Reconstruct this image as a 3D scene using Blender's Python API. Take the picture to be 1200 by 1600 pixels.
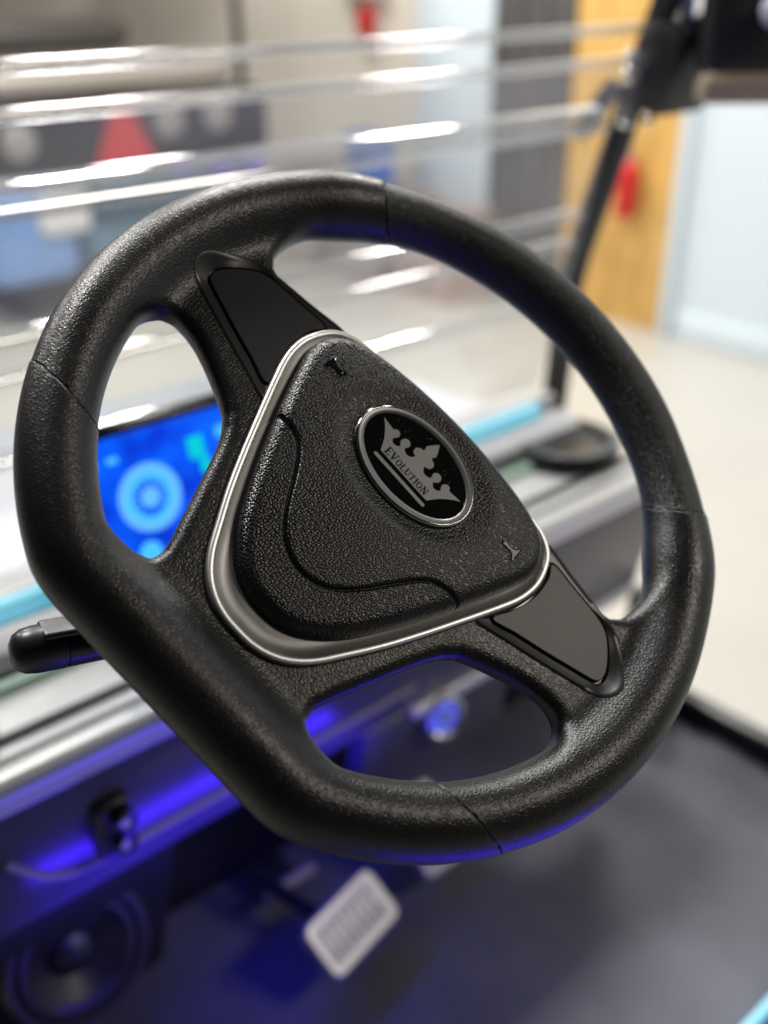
import bpy, bmesh, math, random
import numpy as np
from mathutils import Matrix, Vector

for o in list(bpy.data.objects):
    bpy.data.objects.remove(o)
SC = bpy.context.scene
COL = SC.collection
random.seed(4)
rng = np.random.default_rng(4)
RAD = math.radians

# ------------------------------------------------------------------ camera
# world frame of the cart: X = across to the passenger side, Y = ahead, Z = up, ground at 0
CAM = Vector((-0.3104, -0.3380, 1.2719))
right = Vector((0.7484688, -0.6631700, 0.0))
upv = Vector((0.3065158, 0.3459408, 0.8867768))
fwd = Vector((0.5880837, 0.6637248, -0.4621980))
cam_d = bpy.data.cameras.new('camera')
cam = bpy.data.objects.new('camera', cam_d)
COL.objects.link(cam)
m = Matrix.Identity(4)
for i, v in enumerate((right, upv, -fwd)):
    for r in range(3):
        m[r][i] = v[r]
m.translation = CAM
cam.matrix_world = m
cam_d.sensor_fit = 'VERTICAL'
cam_d.sensor_height = 36.0
cam_d.sensor_width = 27.0
cam_d.lens = 37.125
cam_d.clip_start = 0.02
cam_d.clip_end = 100
cam_d.dof.use_dof = True
cam_d.dof.focus_distance = 0.474
cam_d.dof.aperture_fstop = 3.5
SC.camera = cam

# ------------------------------------------------------------------ render + world
SC.render.engine = 'CYCLES'
SC.cycles.use_denoising = True
SC.cycles.use_adaptive_sampling = False
SC.cycles.max_bounces = 8
SC.cycles.transparent_max_bounces = 24
SC.cycles.caustics_reflective = False
SC.cycles.caustics_refractive = False
SC.cycles.sample_clamp_indirect = 6.0
SC.view_settings.view_transform = 'Standard'
SC.view_settings.look = 'None'
SC.view_settings.exposure = 0.18
SC.view_settings.gamma = 1.0
SC.view_settings.use_curve_mapping = False
world = bpy.data.worlds.new('World')
SC.world = world
world.use_nodes = True
bg = world.node_tree.nodes['Background']
bg.inputs[0].default_value = (0.86, 0.90, 1.0, 1)
bg.inputs[1].default_value = 0.06

# ------------------------------------------------------------------ lamps of the cart (violet footwell lighting)
def area(name, loc, aim, sx, sy, col, power):
    d = bpy.data.lights.new(name, 'AREA')
    d.shape = 'RECTANGLE'; d.size = sx; d.size_y = sy
    d.color = col; d.energy = power
    o = bpy.data.objects.new(name, d); COL.objects.link(o)
    o.location = loc
    o.rotation_euler = (Vector(aim) - Vector(loc)).to_track_quat('-Z', 'Y').to_euler()
    return o
area('panel_light_strip', (0.06, 0.268, 0.562), (0.06, 0.314, 0.588), 0.34, 0.010, (0.05, 0.014, 1.0), 0.40)
area('under_dash_light_strip', (0.12, 0.335, 0.556), (0.16, 0.12, 0.33), 0.5, 0.015, (0.04, 0.03, 1.0), 0.42)
area('seat_base_light_strip', (0.10, -0.30, 0.40), (0.10, -0.02, 0.90), 0.5, 0.02, (0.05, 0.014, 1.0), 1.3)

# ------------------------------------------------------------------ materials
MATS = {}
def mat(name, col, rough=0.5, metal=0.0, spec=0.5, bump=None, var=None, emit=None, coat=0.0, aniso=None):
    """bump = (scale, strength, distance); var = (scale, amount)"""
    if name in MATS:
        return MATS[name]
    M = bpy.data.materials.new(name); M.use_nodes = True
    nt = M.node_tree; N = nt.nodes; Lk = nt.links
    b = N['Principled BSDF']
    b.inputs['Base Color'].default_value = (*col, 1)
    b.inputs['Roughness'].default_value = rough
    b.inputs['Metallic'].default_value = metal
    b.inputs['Specular IOR Level'].default_value = spec
    b.inputs['Coat Weight'].default_value = coat
    tc = N.new('ShaderNodeTexCoord')
    if var:
        n = N.new('ShaderNodeTexNoise'); n.inputs['Scale'].default_value = var[0]; n.inputs['Detail'].default_value = 5
        Lk.new(tc.outputs['Object'], n.inputs['Vector'])
        mr = N.new('ShaderNodeMapRange'); mr.inputs[1].default_value = 0.3; mr.inputs[2].default_value = 0.7
        mr.inputs[3].default_value = 1 - var[1]; mr.inputs[4].default_value = 1 + var[1]
        Lk.new(n.outputs['Fac'], mr.inputs[0])
        hs = N.new('ShaderNodeHueSaturation'); hs.inputs['Color'].default_value = (*col, 1)
        Lk.new(mr.outputs[0], hs.inputs['Value']); Lk.new(hs.outputs[0], b.inputs['Base Color'])
    if bump:
        n = N.new('ShaderNodeTexNoise'); n.inputs['Scale'].default_value = bump[0]; n.inputs['Detail'].default_value = 3
        Lk.new(tc.outputs['Object'], n.inputs['Vector'])
        bp = N.new('ShaderNodeBump'); bp.inputs['Strength'].default_value = bump[1]; bp.inputs['Distance'].default_value = bump[2]
        Lk.new(n.outputs['Fac'], bp.inputs['Height']); Lk.new(bp.outputs[0], b.inputs['Normal'])
    if emit:
        b.inputs['Emission Color'].default_value = (*emit[0], 1)
        b.inputs['Emission Strength'].default_value = emit[1]
    MATS[name] = M
    return M

def leather(name, cell, depth, rough, rough_var, base, wrinkle=0.5, soft=0.30, dome=False):
    """pebbled moulded skin: rounded cells parted by creases, plus fine noise"""
    M = bpy.data.materials.new(name); M.use_nodes = True
    nt = M.node_tree; N = nt.nodes; Lk = nt.links
    b = N['Principled BSDF']
    tc = N.new('ShaderNodeTexCoord')
    ns = N.new('ShaderNodeTexNoise'); ns.inputs['Scale'].default_value = 0.55 / cell; ns.inputs['Detail'].default_value = 2
    Lk.new(tc.outputs['Object'], ns.inputs['Vector'])
    sub = N.new('ShaderNodeVectorMath'); sub.operation = 'SUBTRACT'; sub.inputs[1].default_value = (0.5, 0.5, 0.5)
    Lk.new(ns.outputs['Color'], sub.inputs[0])
    scl = N.new('ShaderNodeVectorMath'); scl.operation = 'SCALE'; scl.inputs['Scale'].default_value = cell * wrinkle * 2.2
    Lk.new(sub.outputs[0], scl.inputs[0])
    add = N.new('ShaderNodeVectorMath'); add.operation = 'ADD'
    Lk.new(tc.outputs['Object'], add.inputs[0]); Lk.new(scl.outputs[0], add.inputs[1])
    v = N.new('ShaderNodeTexVoronoi'); v.feature = 'F1' if dome else 'DISTANCE_TO_EDGE'; v.inputs['Scale'].default_value = 1.0 / cell
    v.inputs['Randomness'].default_value = 0.85
    if dome:
        v.voronoi_dimensions = '2D'
    Lk.new(add.outputs[0], v.inputs['Vector'])
    mr = N.new('ShaderNodeMapRange'); mr.interpolation_type = 'SMOOTHSTEP'
    mr.inputs[1].default_value = 0.75 if dome else 0.0; mr.inputs[2].default_value = 0.1 if dome else soft
    Lk.new(v.outputs['Distance'], mr.inputs[0])
    n2 = N.new('ShaderNodeTexNoise'); n2.inputs['Scale'].default_value = 2.2 / cell; n2.inputs['Detail'].default_value = 2
    Lk.new(tc.outputs['Object'], n2.inputs['Vector'])
    n3 = N.new('ShaderNodeTexNoise'); n3.inputs['Scale'].default_value = 0.30 / cell; n3.inputs['Detail'].default_value = 1
    Lk.new(tc.outputs['Object'], n3.inputs['Vector'])
    ma = N.new('ShaderNodeMath'); ma.operation = 'MULTIPLY_ADD'; ma.inputs[1].default_value = 0.1
    Lk.new(n2.outputs['Fac'], ma.inputs[0]); Lk.new(mr.outputs[0], ma.inputs[2])
    mb = N.new('ShaderNodeMath'); mb.operation = 'MULTIPLY_ADD'; mb.inputs[1].default_value = 0.15
    Lk.new(n3.outputs['Fac'], mb.inputs[0]); Lk.new(ma.outputs[0], mb.inputs[2])
    bp = N.new('ShaderNodeBump'); bp.inputs['Strength'].default_value = 1.0; bp.inputs['Distance'].default_value = depth
    Lk.new(mb.outputs[0], bp.inputs['Height']); Lk.new(bp.outputs[0], b.inputs['Normal'])
    # slow wear: patches that are handled more are smoother
    n4 = N.new('ShaderNodeTexNoise'); n4.inputs['Scale'].default_value = 22; n4.inputs['Detail'].default_value = 4
    Lk.new(tc.outputs['Object'], n4.inputs['Vector'])
    m2 = N.new('ShaderNodeMapRange'); m2.inputs[1].default_value = 0.3; m2.inputs[2].default_value = 0.7
    m2.inputs[3].default_value = rough - rough_var; m2.inputs[4].default_value = rough + rough_var
    Lk.new(n4.outputs['Fac'], m2.inputs[0]); Lk.new(m2.outputs[0], b.inputs['Roughness'])
    b.inputs['Base Color'].default_value = (*base, 1)
    b.inputs['Specular IOR Level'].default_value = 0.5
    MATS[name] = M
    return M

def acrylic(name, tint, gloss, rough=0.0, haze=0.0):
    M = bpy.data.materials.new(name); M.use_nodes = True
    nt = M.node_tree; N = nt.nodes; Lk = nt.links
    for n in list(N):
        if n.type != 'OUTPUT_MATERIAL':
            N.remove(n)
    out = [n for n in N if n.type == 'OUTPUT_MATERIAL'][0]
    tr = N.new('ShaderNodeBsdfTransparent'); tr.inputs[0].default_value = (*tint, 1)
    gl = N.new('ShaderNodeBsdfGlossy'); gl.inputs[0].default_value = (1, 1, 1, 1); gl.inputs['Roughness'].default_value = rough
    lw = N.new('ShaderNodeLayerWeight'); lw.inputs['Blend'].default_value = 0.5
    pw = N.new('ShaderNodeMath'); pw.operation = 'POWER'; pw.inputs[1].default_value = 5.0
    Lk.new(lw.outputs['Facing'], pw.inputs[0])
    ad = N.new('ShaderNodeMath'); ad.operation = 'MULTIPLY_ADD'; ad.inputs[1].default_value = 0.6; ad.inputs[2].default_value = gloss; ad.use_clamp = True
    Lk.new(pw.outputs[0], ad.inputs[0])
    mx = N.new('ShaderNodeMixShader')
    Lk.new(ad.outputs[0], mx.inputs[0]); Lk.new(tr.outputs[0], mx.inputs[1]); Lk.new(gl.outputs[0], mx.inputs[2])
    if haze > 0:
        df = N.new('ShaderNodeBsdfDiffuse'); df.inputs[0].default_value = (0.9, 0.92, 0.95, 1)
        nz = N.new('ShaderNodeTexNoise'); nz.inputs['Scale'].default_value = 5; nz.inputs['Detail'].default_value = 4
        tc = N.new('ShaderNodeTexCoord'); Lk.new(tc.outputs['Object'], nz.inputs['Vector'])
        mr = N.new('ShaderNodeMapRange'); mr.inputs[1].default_value = 0.3; mr.inputs[2].default_value = 0.7
        mr.inputs[3].default_value = haze * 0.5; mr.inputs[4].default_value = haze * 1.5
        Lk.new(nz.outputs['Fac'], mr.inputs[0])
        m2 = N.new('ShaderNodeMixShader')
        Lk.new(mr.outputs[0], m2.inputs[0]); Lk.new(mx.outputs[0], m2.inputs[1]); Lk.new(df.outputs[0], m2.inputs[2])
        mx = m2
    Lk.new(mx.outputs[0], out.inputs['Surface'])
    MATS[name] = M
    return M

M_RIM = leather('rim_skin', 0.0017, 0.000095, 0.36, 0.04, (0.0038, 0.0037, 0.0037), 0.5, 0.42)
M_GRIP = leather('top_grip_skin', 0.0015, 0.00016, 0.42, 0.04, (0.0045, 0.0045, 0.0045), 0.6)
M_PAD = leather('pad_skin', 0.00125, 0.00016, 0.31, 0.04, (0.0038, 0.0038, 0.0041), 0.2, 0.45, True)
M_SATIN = mat('satin_silver', (0.76, 0.76, 0.755), 0.42, 1.0, bump=(1800, 0.12, 0.0001))
M_GUN = mat('gunmetal', (0.24, 0.24, 0.236), 0.42, 0.85, bump=(1500, 0.15, 0.0001))
M_PIANO = mat('gloss_black', (0.006, 0.006, 0.006), 0.12, 0, 0.5)
M_PANEL = mat('matte_panel_black', (0.012, 0.012, 0.013), 0.42, 0, 0.45, bump=(5000, 0.12, 0.00005), var=(60, 0.15))
M_BEZEL = mat('satin_black_bezel', (0.012, 0.012, 0.012), 0.33, 0, 0.5)
M_EMB = mat('emblem_black', (0.002, 0.002, 0.002), 0.05, 0, 0.5, var=(900, 0.5))
def dust(M, scale_, lo):
    nt = M.node_tree; N = nt.nodes; Lk = nt.links
    tc = N.new('ShaderNodeTexCoord'); v = N.new('ShaderNodeTexVoronoi'); v.inputs['Scale'].default_value = scale_
    Lk.new(tc.outputs['Object'], v.inputs['Vector'])
    r = N.new('ShaderNodeValToRGB'); r.color_ramp.elements[0].position = lo; r.color_ramp.elements[1].position = lo + 0.05
    r.color_ramp.elements[0].color = (0.22, 0.21, 0.20, 1); r.color_ramp.elements[1].color = (0.002, 0.002, 0.002, 1)
    Lk.new(v.outputs['Distance'], r.inputs[0]); Lk.new(r.outputs[0], N['Principled BSDF'].inputs['Base Color'])
dust(M_EMB, 300, 0.035)
M_EGREY = mat('emblem_grey', (0.17, 0.175, 0.167), 0.45, 0.1, bump=(4000, 0.1, 0.00005))
M_CHROME = mat('emblem_chrome', (0.30, 0.30, 0.295), 0.10, 1.0)
M_ERING = mat('emblem_ring', (0.19, 0.195, 0.19), 0.35, 0.5)
M_BLACK = mat('black_plastic', (0.012, 0.012, 0.013), 0.34, 0, 0.5, var=(40, 0.2))
M_STALK = mat('stalk_plastic', (0.010, 0.010, 0.011), 0.26, 0, 0.5, bump=(700, 0.08, 0.0002))
M_MARK = mat('white_print', (0.75, 0.75, 0.78), 0.5)
M_POWDER = mat('black_powder_coat', (0.012, 0.012, 0.014), 0.42, 0.0, 0.5, bump=(900, 0.2, 0.0003))
M_BOLT = mat('bright_bolt', (0.75, 0.75, 0.74), 0.25, 1.0)
M_DGREY = mat('dash_light_grey', (0.58, 0.58, 0.59), 0.38, 0.15, var=(14, 0.12))
M_DTRIM = mat('dash_silver_trim', (0.72, 0.72, 0.71), 0.33, 0.3, bump=(600, 0.15, 0.0003))
M_DDARK = mat('dash_dark_seam', (0.03, 0.03, 0.032), 0.5)
M_DLOW = mat('dash_lower_panel', (0.075, 0.075, 0.088), 0.28, 0.1, var=(9, 0.15))
M_BEAD = mat('panel_bead', (0.24, 0.22, 0.20), 0.45)
M_TEAL = mat('painted_cyan_reflection', (0.42, 0.60, 0.50), 0.4)  # reflection of the cyan strip, put into a green base colour
M_CYANP = mat('cyan_paint', (0.02, 0.42, 0.62), 0.2, 0.2, coat=0.6)
M_CYANL = mat('cyan_light_strip', (0.25, 0.5, 0.58), 0.3, emit=((0.14, 0.52, 0.70), 0.65))
M_MAT = mat('floor_mat_rubber', (0.112, 0.114, 0.140), 0.62, 0, 0.4, bump=(420, 0.35, 0.0008), var=(8, 0.25))
M_FIRE = mat('footwell_liner', (0.016, 0.016, 0.020), 0.55, var=(12, 0.3))
M_ALU = mat('brushed_aluminium', (0.52, 0.515, 0.51), 0.38, 0.75, bump=(500, 0.2, 0.0003))
M_TREAD = mat('pedal_tread', (0.44, 0.435, 0.43), 0.42, 0.6)
M_CONE = mat('speaker_cone', (0.016, 0.016, 0.017), 0.40)
M_SURR = mat('speaker_surround', (0.03, 0.027, 0.026), 0.35)
M_SCREEN = mat('screen_blue', (0, 0.01, 0.03), 0.2, emit=((0.0, 0.075, 0.90), 1.0))
def screen_shade(M, c0, c1, sc_):
    nt = M.node_tree; N = nt.nodes; Lk = nt.links
    tc = N.new('ShaderNodeTexCoord'); n = N.new('ShaderNodeTexNoise'); n.inputs['Scale'].default_value = sc_; n.inputs['Detail'].default_value = 1
    Lk.new(tc.outputs['Object'], n.inputs['Vector'])
    r = N.new('ShaderNodeValToRGB'); r.color_ramp.elements[0].position = 0.35; r.color_ramp.elements[1].position = 0.65
    r.color_ramp.elements[0].color = (*c0, 1); r.color_ramp.elements[1].color = (*c1, 1)
    Lk.new(n.outputs['Fac'], r.inputs[0]); Lk.new(r.outputs[0], N['Principled BSDF'].inputs['Emission Color'])
screen_shade(M_SCREEN, (0.0, 0.035, 0.62), (0.0, 0.12, 1.0), 26)
M_SC2 = mat('screen_cyan', (0, 0.01, 0.03), 0.2, emit=((0.07, 0.52, 1.0), 1.0))
M_SC3 = mat('screen_sky', (0, 0.01, 0.03), 0.2, emit=((0.13, 0.50, 1.0), 0.95))
M_SC4 = mat('screen_green', (0, 0.02, 0.02), 0.2, emit=((0.0, 0.55, 0.62), 1.0))
M_PANE = acrylic('clear_acrylic', (0.965, 0.972, 0.972), 0.03, 0.0, 0.10)
M_RAIL = acrylic('acrylic_rail', (0.97, 0.975, 0.98), 0.26, 0.05, 0.12)
M_RIDGE = acrylic('acrylic_ridge', (0.98, 0.985, 0.985), 0.20, 0.04, 0.07)
M_FLOOR = mat('sealed_concrete', (0.42, 0.405, 0.365), 0.28, 0, 0.5, var=(1.3, 0.06))
M_WBLUE = mat('pale_blue_wall', (0.60, 0.68, 0.74), 0.6, var=(1.0, 0.04))
M_WBEIGE = mat('beige_wall', (0.70, 0.65, 0.57), 0.7, var=(1.5, 0.08))
M_CEIL = mat('dark_ceiling', (0.07, 0.07, 0.075), 0.8)
M_WOOD = mat('yellow_pine', (0.66, 0.40, 0.115), 0.5, var=(6, 0.16), bump=(60, 0.2, 0.002))
M_DOOR = mat('charcoal_door', (0.085, 0.08, 0.08), 0.5, var=(4, 0.15))
M_RED = mat('red_enamel', (0.50, 0.018, 0.018), 0.3)
M_BLUEB = mat('blue_bin', (0.04, 0.16, 0.60), 0.4)
M_BODYB = mat('blue_car_paint', (0.20, 0.36, 0.72), 0.22, 0.2, coat=0.7)
M_BODYT = mat('teal_panel', (0.02, 0.10, 0.14), 0.3)
M_BODYG = mat('pale_lilac_panel', (0.50, 0.50, 0.62), 0.35)
M_VIOL = mat('violet_lamp', (0.1, 0.05, 0.4), 0.3, emit=((0.14, 0.06, 0.95), 0.16))
M_GREYB = mat('grey_box', (0.36, 0.31, 0.28), 0.6, var=(3, 0.2))
M_WHITEB = mat('white_plastic', (0.75, 0.75, 0.73), 0.4)
M_ORANGE = mat('orange_lens', (0.7, 0.22, 0.06), 0.3)
M_RUBBER = mat('tyre_rubber', (0.02, 0.02, 0.02), 0.6)
M_TAN = mat('painted_tan_reflection', (0.40, 0.32, 0.24), 0.45)  # tan reflection in the mirror, given as plain colour

# ------------------------------------------------------------------ object helpers
def obj(name, me, material=None, parent=None, smooth=False):
    o = bpy.data.objects.new(name, me)
    COL.objects.link(o)
    if material is not None and not me.materials:
        me.materials.append(material)
    if smooth:
        me.polygons.foreach_set('use_smooth', [True] * len(me.polygons))
    if parent is not None:
        o.parent = parent
    return o

def empty(name, loc=(0, 0, 0)):
    o = bpy.data.objects.new(name, None)
    o.empty_display_size = 0.02
    COL.objects.link(o)
    o.location = loc
    return o

def tag(o, label, cat, group=None):
    o['label'] = label; o['category'] = cat
    if group:
        o['group'] = group
    return o

def struct(o):
    o['kind'] = 'structure'
    return o

def pydata(name, v, f):
    me = bpy.data.meshes.new(name)
    me.from_pydata([tuple(map(float, p)) for p in v], [], f)
    me.validate()
    me.update()
    return me

def box_me(name, c, s, bevel=0.0, rot=None, seg=2):
    bm = bmesh.new()
    bmesh.ops.create_cube(bm, size=1.0)
    for v in bm.verts:
        v.co = Vector((v.co.x * s[0], v.co.y * s[1], v.co.z * s[2]))
    if bevel > 0:
        bmesh.ops.bevel(bm, geom=list(bm.edges), offset=bevel, segments=seg, profile=0.5, affect='EDGES')
    if rot is not None:
        bmesh.ops.transform(bm, matrix=rot.to_4x4(), verts=bm.verts)
    bmesh.ops.translate(bm, vec=Vector(c), verts=bm.verts)
    me = bpy.data.meshes.new(name); bm.to_mesh(me); bm.free()
    return me

def box(name, c, s, material, parent=None, bevel=0.0, rot=None, seg=2):
    o = obj(name, box_me(name, c, s, bevel, rot, seg), material, parent)
    if bevel > 0:
        smooth_by_angle(o.data, 40)
    return o

def smooth_by_angle(me, deg):
    me.polygons.foreach_set('use_smooth', [True] * len(me.polygons))
    bm = bmesh.new(); bm.from_mesh(me)
    a = RAD(deg)
    for e in bm.edges:
        if len(e.link_faces) == 2 and e.calc_face_angle(0) > a:
            e.smooth = False
    bm.to_mesh(me); bm.free()

def tube_me(name, pts, rad, seg=16, closed=False, cap=True):
    """sweep a circle along a polyline; rad a number or a list"""
    P = [Vector(p) for p in pts]; n = len(P)
    rr = rad if isinstance(rad, (list, tuple)) else [rad] * n
    V = []; F = []
    t0 = (P[1] - P[0]).normalized()
    ref = Vector((0, 0, 1)) if abs(t0.z) < 0.9 else Vector((1, 0, 0))
    u = t0.cross(ref).normalized()
    for i in range(n):
        a = P[(i - 1) % n] if (closed or i > 0) else P[i]
        b = P[(i + 1) % n] if (closed or i < n - 1) else P[i]
        t = (b - a).normalized()
        u = (u - t * u.dot(t)).normalized()
        w = t.cross(u)
        for k in range(seg):
            an = 2 * math.pi * k / seg
            V.append(P[i] + (u * math.cos(an) + w * math.sin(an)) * rr[i])
    m_ = n if closed else n - 1
    for i in range(m_):
        for k in range(seg):
            a = i * seg + k; b = i * seg + (k + 1) % seg
            c = ((i + 1) % n) * seg + (k + 1) % seg; d = ((i + 1) % n) * seg + k
            F.append((a, d, c, b))
    if cap and not closed:
        F.append(tuple(range(seg)))
        F.append(tuple((n - 1) * seg + k for k in reversed(range(seg))))
    return pydata(name, V, F)

def tube(name, pts, rad, material, parent=None, seg=16, closed=False):
    o = obj(name, tube_me(name, pts, rad, seg, closed), material, parent)
    smooth_by_angle(o.data, 50)
    return o

def lathe(name, prof, origin, axis, material, parent=None, seg=40):
    """prof = [(radius, height)] revolved about axis through origin"""
    ax = Vector(axis).normalized()
    ref = Vector((0, 0, 1)) if abs(ax.z) < 0.9 else Vector((1, 0, 0))
    u = ax.cross(ref).normalized(); w = ax.cross(u)
    O = Vector(origin); V = []; F = []
    for r, h in prof:
        for k in range(seg):
            a = 2 * math.pi * k / seg
            V.append(O + ax * h + (u * math.cos(a) + w * math.sin(a)) * max(r, 1e-5))
    for i in range(len(prof) - 1):
        for k in range(seg):
            F.append((i * seg + k, i * seg + (k + 1) % seg, (i + 1) * seg + (k + 1) % seg, (i + 1) * seg + k))
    o = obj(name, pydata(name, V, F), material, parent)
    smooth_by_angle(o.data, 35)
    return o

def prism_x(name, prof, x0, x1, material, parent=None, bevel=0.0):
    """closed (y, z) profile extruded across the cart"""
    n = len(prof)
    V = [(x0, y, z) for y, z in prof] + [(x1, y, z) for y, z in prof]
    F = [(i, (i + 1) % n, n + (i + 1) % n, n + i) for i in range(n)]
    F += [tuple(reversed(range(n))), tuple(range(n, 2 * n))]
    me = pydata(name, V, F)
    bm = bmesh.new(); bm.from_mesh(me)
    bmesh.ops.recalc_face_normals(bm, faces=bm.faces)
    if bevel > 0:
        bmesh.ops.bevel(bm, geom=list(bm.edges), offset=bevel, segments=3, profile=0.5, affect='EDGES')
    bm.to_mesh(me); bm.free()
    o = obj(name, me, material, parent)
    if bevel > 0:
        smooth_by_angle(me, 40)
    return o

def prism_z(name, poly, z0, z1, material, parent=None, bevel=0.0, scale=1.0, seg=2):
    """closed (x, y) outline between two heights, top edge rounded"""
    n = len(poly)
    V = [(x * scale, y * scale, z0 * scale) for x, y in poly] + [(x * scale, y * scale, z1 * scale) for x, y in poly]
    F = [(i, (i + 1) % n, n + (i + 1) % n, n + i) for i in range(n)]
    F += [tuple(reversed(range(n))), tuple(range(n, 2 * n))]
    me = pydata(name, V, F)
    bm = bmesh.new(); bm.from_mesh(me)
    bmesh.ops.recalc_face_normals(bm, faces=bm.faces)
    if bevel > 0:
        bm.verts.ensure_lookup_table()
        top = [e for e in bm.edges if all(v.co.z > (z0 + z1) * 0.5 * scale for v in e.verts)]
        bmesh.ops.bevel(bm, geom=top, offset=bevel * scale, segments=seg, profile=0.5, affect='EDGES')
    bmesh.ops.triangulate(bm, faces=[f for f in bm.faces if len(f.verts) > 4])
    bm.to_mesh(me); bm.free()
    o = obj(name, me, material, parent)
    smooth_by_angle(me, 35)
    for p in me.polygons:
        if abs(p.normal.z) > 0.995:
            p.use_smooth = False
    return o

# ------------------------------------------------------------------ 2-D outlines
def mirror_poly(half):
    """half: points with x >= 0 from top centre round to bottom centre -> closed loop"""
    left = [(-x, y) for x, y in reversed(half) if x > 1e-6]
    return list(half) + left

def smooth_loop(pts, n):
    """closed Catmull-Rom through pts, resampled to n equal steps"""
    P = np.array(pts, float); k = len(P)
    out = []
    for i in range(k):
        p0, p1, p2, p3 = P[i - 1], P[i], P[(i + 1) % k], P[(i + 2) % k]
        for t in np.linspace(0, 1, 16, endpoint=False):
            out.append(0.5 * ((2 * p1) + (-p0 + p2) * t + (2 * p0 - 5 * p1 + 4 * p2 - p3) * t * t + (-p0 + 3 * p1 - 3 * p2 + p3) * t ** 3))
    return resample(np.array(out), n, True)

def resample(P, n, closed):
    Q = np.vstack([P, P[:1]]) if closed else P
    L = np.r_[0, np.cumsum(np.linalg.norm(np.diff(Q, axis=0), axis=1))]
    s = np.linspace(0, L[-1], n, endpoint=not closed)
    return np.c_[np.interp(s, L, Q[:, 0]), np.interp(s, L, Q[:, 1])]

def inset(P, d):
    """closed loop moved inwards by d (loop orientation free)"""
    T = np.roll(P, -1, 0) - np.roll(P, 1, 0)
    T /= np.linalg.norm(T, axis=1)[:, None]
    N = np.c_[-T[:, 1], T[:, 0]]
    A = 0.5 * np.sum(P[:, 0] * np.roll(P[:, 1], -1) - np.roll(P[:, 0], -1) * P[:, 1])
    if A < 0:
        N = -N
    return P + N * d

def poly_sdf(x, y, P):
    P = np.asarray(P, np.float64); n = len(P)
    d = np.full(x.shape, 1e18); s = np.ones(x.shape)
    for i in range(n):
        a = P[i]; b = P[i - 1]
        ex, ey = b - a
        wx = x - a[0]; wy = y - a[1]
        t = np.clip((wx * ex + wy * ey) / (ex * ex + ey * ey), 0, 1)
        d = np.minimum(d, (wx - ex * t) ** 2 + (wy - ey * t) ** 2)
        c1 = y >= a[1]; c2 = y < b[1]; c3 = ex * wy > ey * wx
        flip = (c1 & c2 & c3) | (~c1 & ~c2 & ~c3)
        s = np.where(flip, -s, s)
    return s * np.sqrt(d)

def line_dist(x, y, P):
    d = np.full(x.shape, 1e18)
    for i in range(len(P) - 1):
        a = P[i]; b = P[i + 1]
        ex, ey = b - a
        wx = x - a[0]; wy = y - a[1]
        t = np.clip((wx * ex + wy * ey) / (ex * ex + ey * ey), 0, 1)
        d = np.minimum(d, (wx - ex * t) ** 2 + (wy - ey * t) ** 2)
    return np.sqrt(d)

def smin(a, b, k):
    h = np.clip(0.5 + 0.5 * (b - a) / k, 0, 1)
    return b + (a - b) * h - k * h * (1 - h)

def smax(a, b, k):
    return -smin(-a, -b, k)

# ------------------------------------------------------------------ surface nets: a solid given as a distance field -> quads
def surface_nets(F, org, h):
    nx, ny, nz = F.shape
    ins = F < 0
    c = np.zeros((nx - 1, ny - 1, nz - 1), np.int8)
    for a in (0, 1):
        for b in (0, 1):
            for d in (0, 1):
                c += ins[a:nx - 1 + a, b:ny - 1 + b, d:nz - 1 + d]
    act = (c > 0) & (c < 8)
    I, J, K = np.nonzero(act)
    idx = np.full(act.shape, -1, np.int64)
    idx[I, J, K] = np.arange(len(I))
    acc = np.zeros((len(I), 3)); cnt = np.zeros(len(I))
    corners = [(a, b, d) for a in (0, 1) for b in (0, 1) for d in (0, 1)]
    vals = {q: F[I + q[0], J + q[1], K + q[2]].astype(np.float64) for q in corners}
    for q in corners:
        for ax in range(3):
            if q[ax] == 0:
                q2 = list(q); q2[ax] = 1; q2 = tuple(q2)
                v0, v1 = vals[q], vals[q2]
                cr = (v0 < 0) != (v1 < 0)
                t = np.where(cr, v0 / np.where(cr, v0 - v1, 1), 0)
                p = np.array(q, float)[None, :].repeat(len(I), 0)
                p[:, ax] = t
                acc += p * cr[:, None]; cnt += cr
    V = (acc / cnt[:, None] + np.c_[I, J, K]) * h + np.asarray(org)
    quads = []
    for ax in range(3):
        A = [slice(None)] * 3; B = [slice(None)] * 3
        A[ax] = slice(0, -1); B[ax] = slice(1, None)
        s0 = ins[tuple(A)]; s1 = ins[tuple(B)]
        i, j, k = np.nonzero(s0 != s1)
        o1, o2 = [(1, 2), (2, 0), (0, 1)][ax]
        ijk = np.c_[i, j, k]
        ok = (ijk[:, o1] > 0) & (ijk[:, o2] > 0) & (ijk[:, o1] < F.shape[o1] - 1) & (ijk[:, o2] < F.shape[o2] - 1)
        ijk = ijk[ok]
        neg = s0[ijk[:, 0], ijk[:, 1], ijk[:, 2]]
        def cell(d1, d2):
            q = ijk.copy(); q[:, o1] += d1; q[:, o2] += d2
            return idx[q[:, 0], q[:, 1], q[:, 2]]
        Q = np.c_[cell(-1, -1), cell(0, -1), cell(0, 0), cell(-1, 0)]
        Q[~neg] = Q[~neg][:, ::-1]
        quads.append(Q)
    return V, np.vstack(quads)

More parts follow.
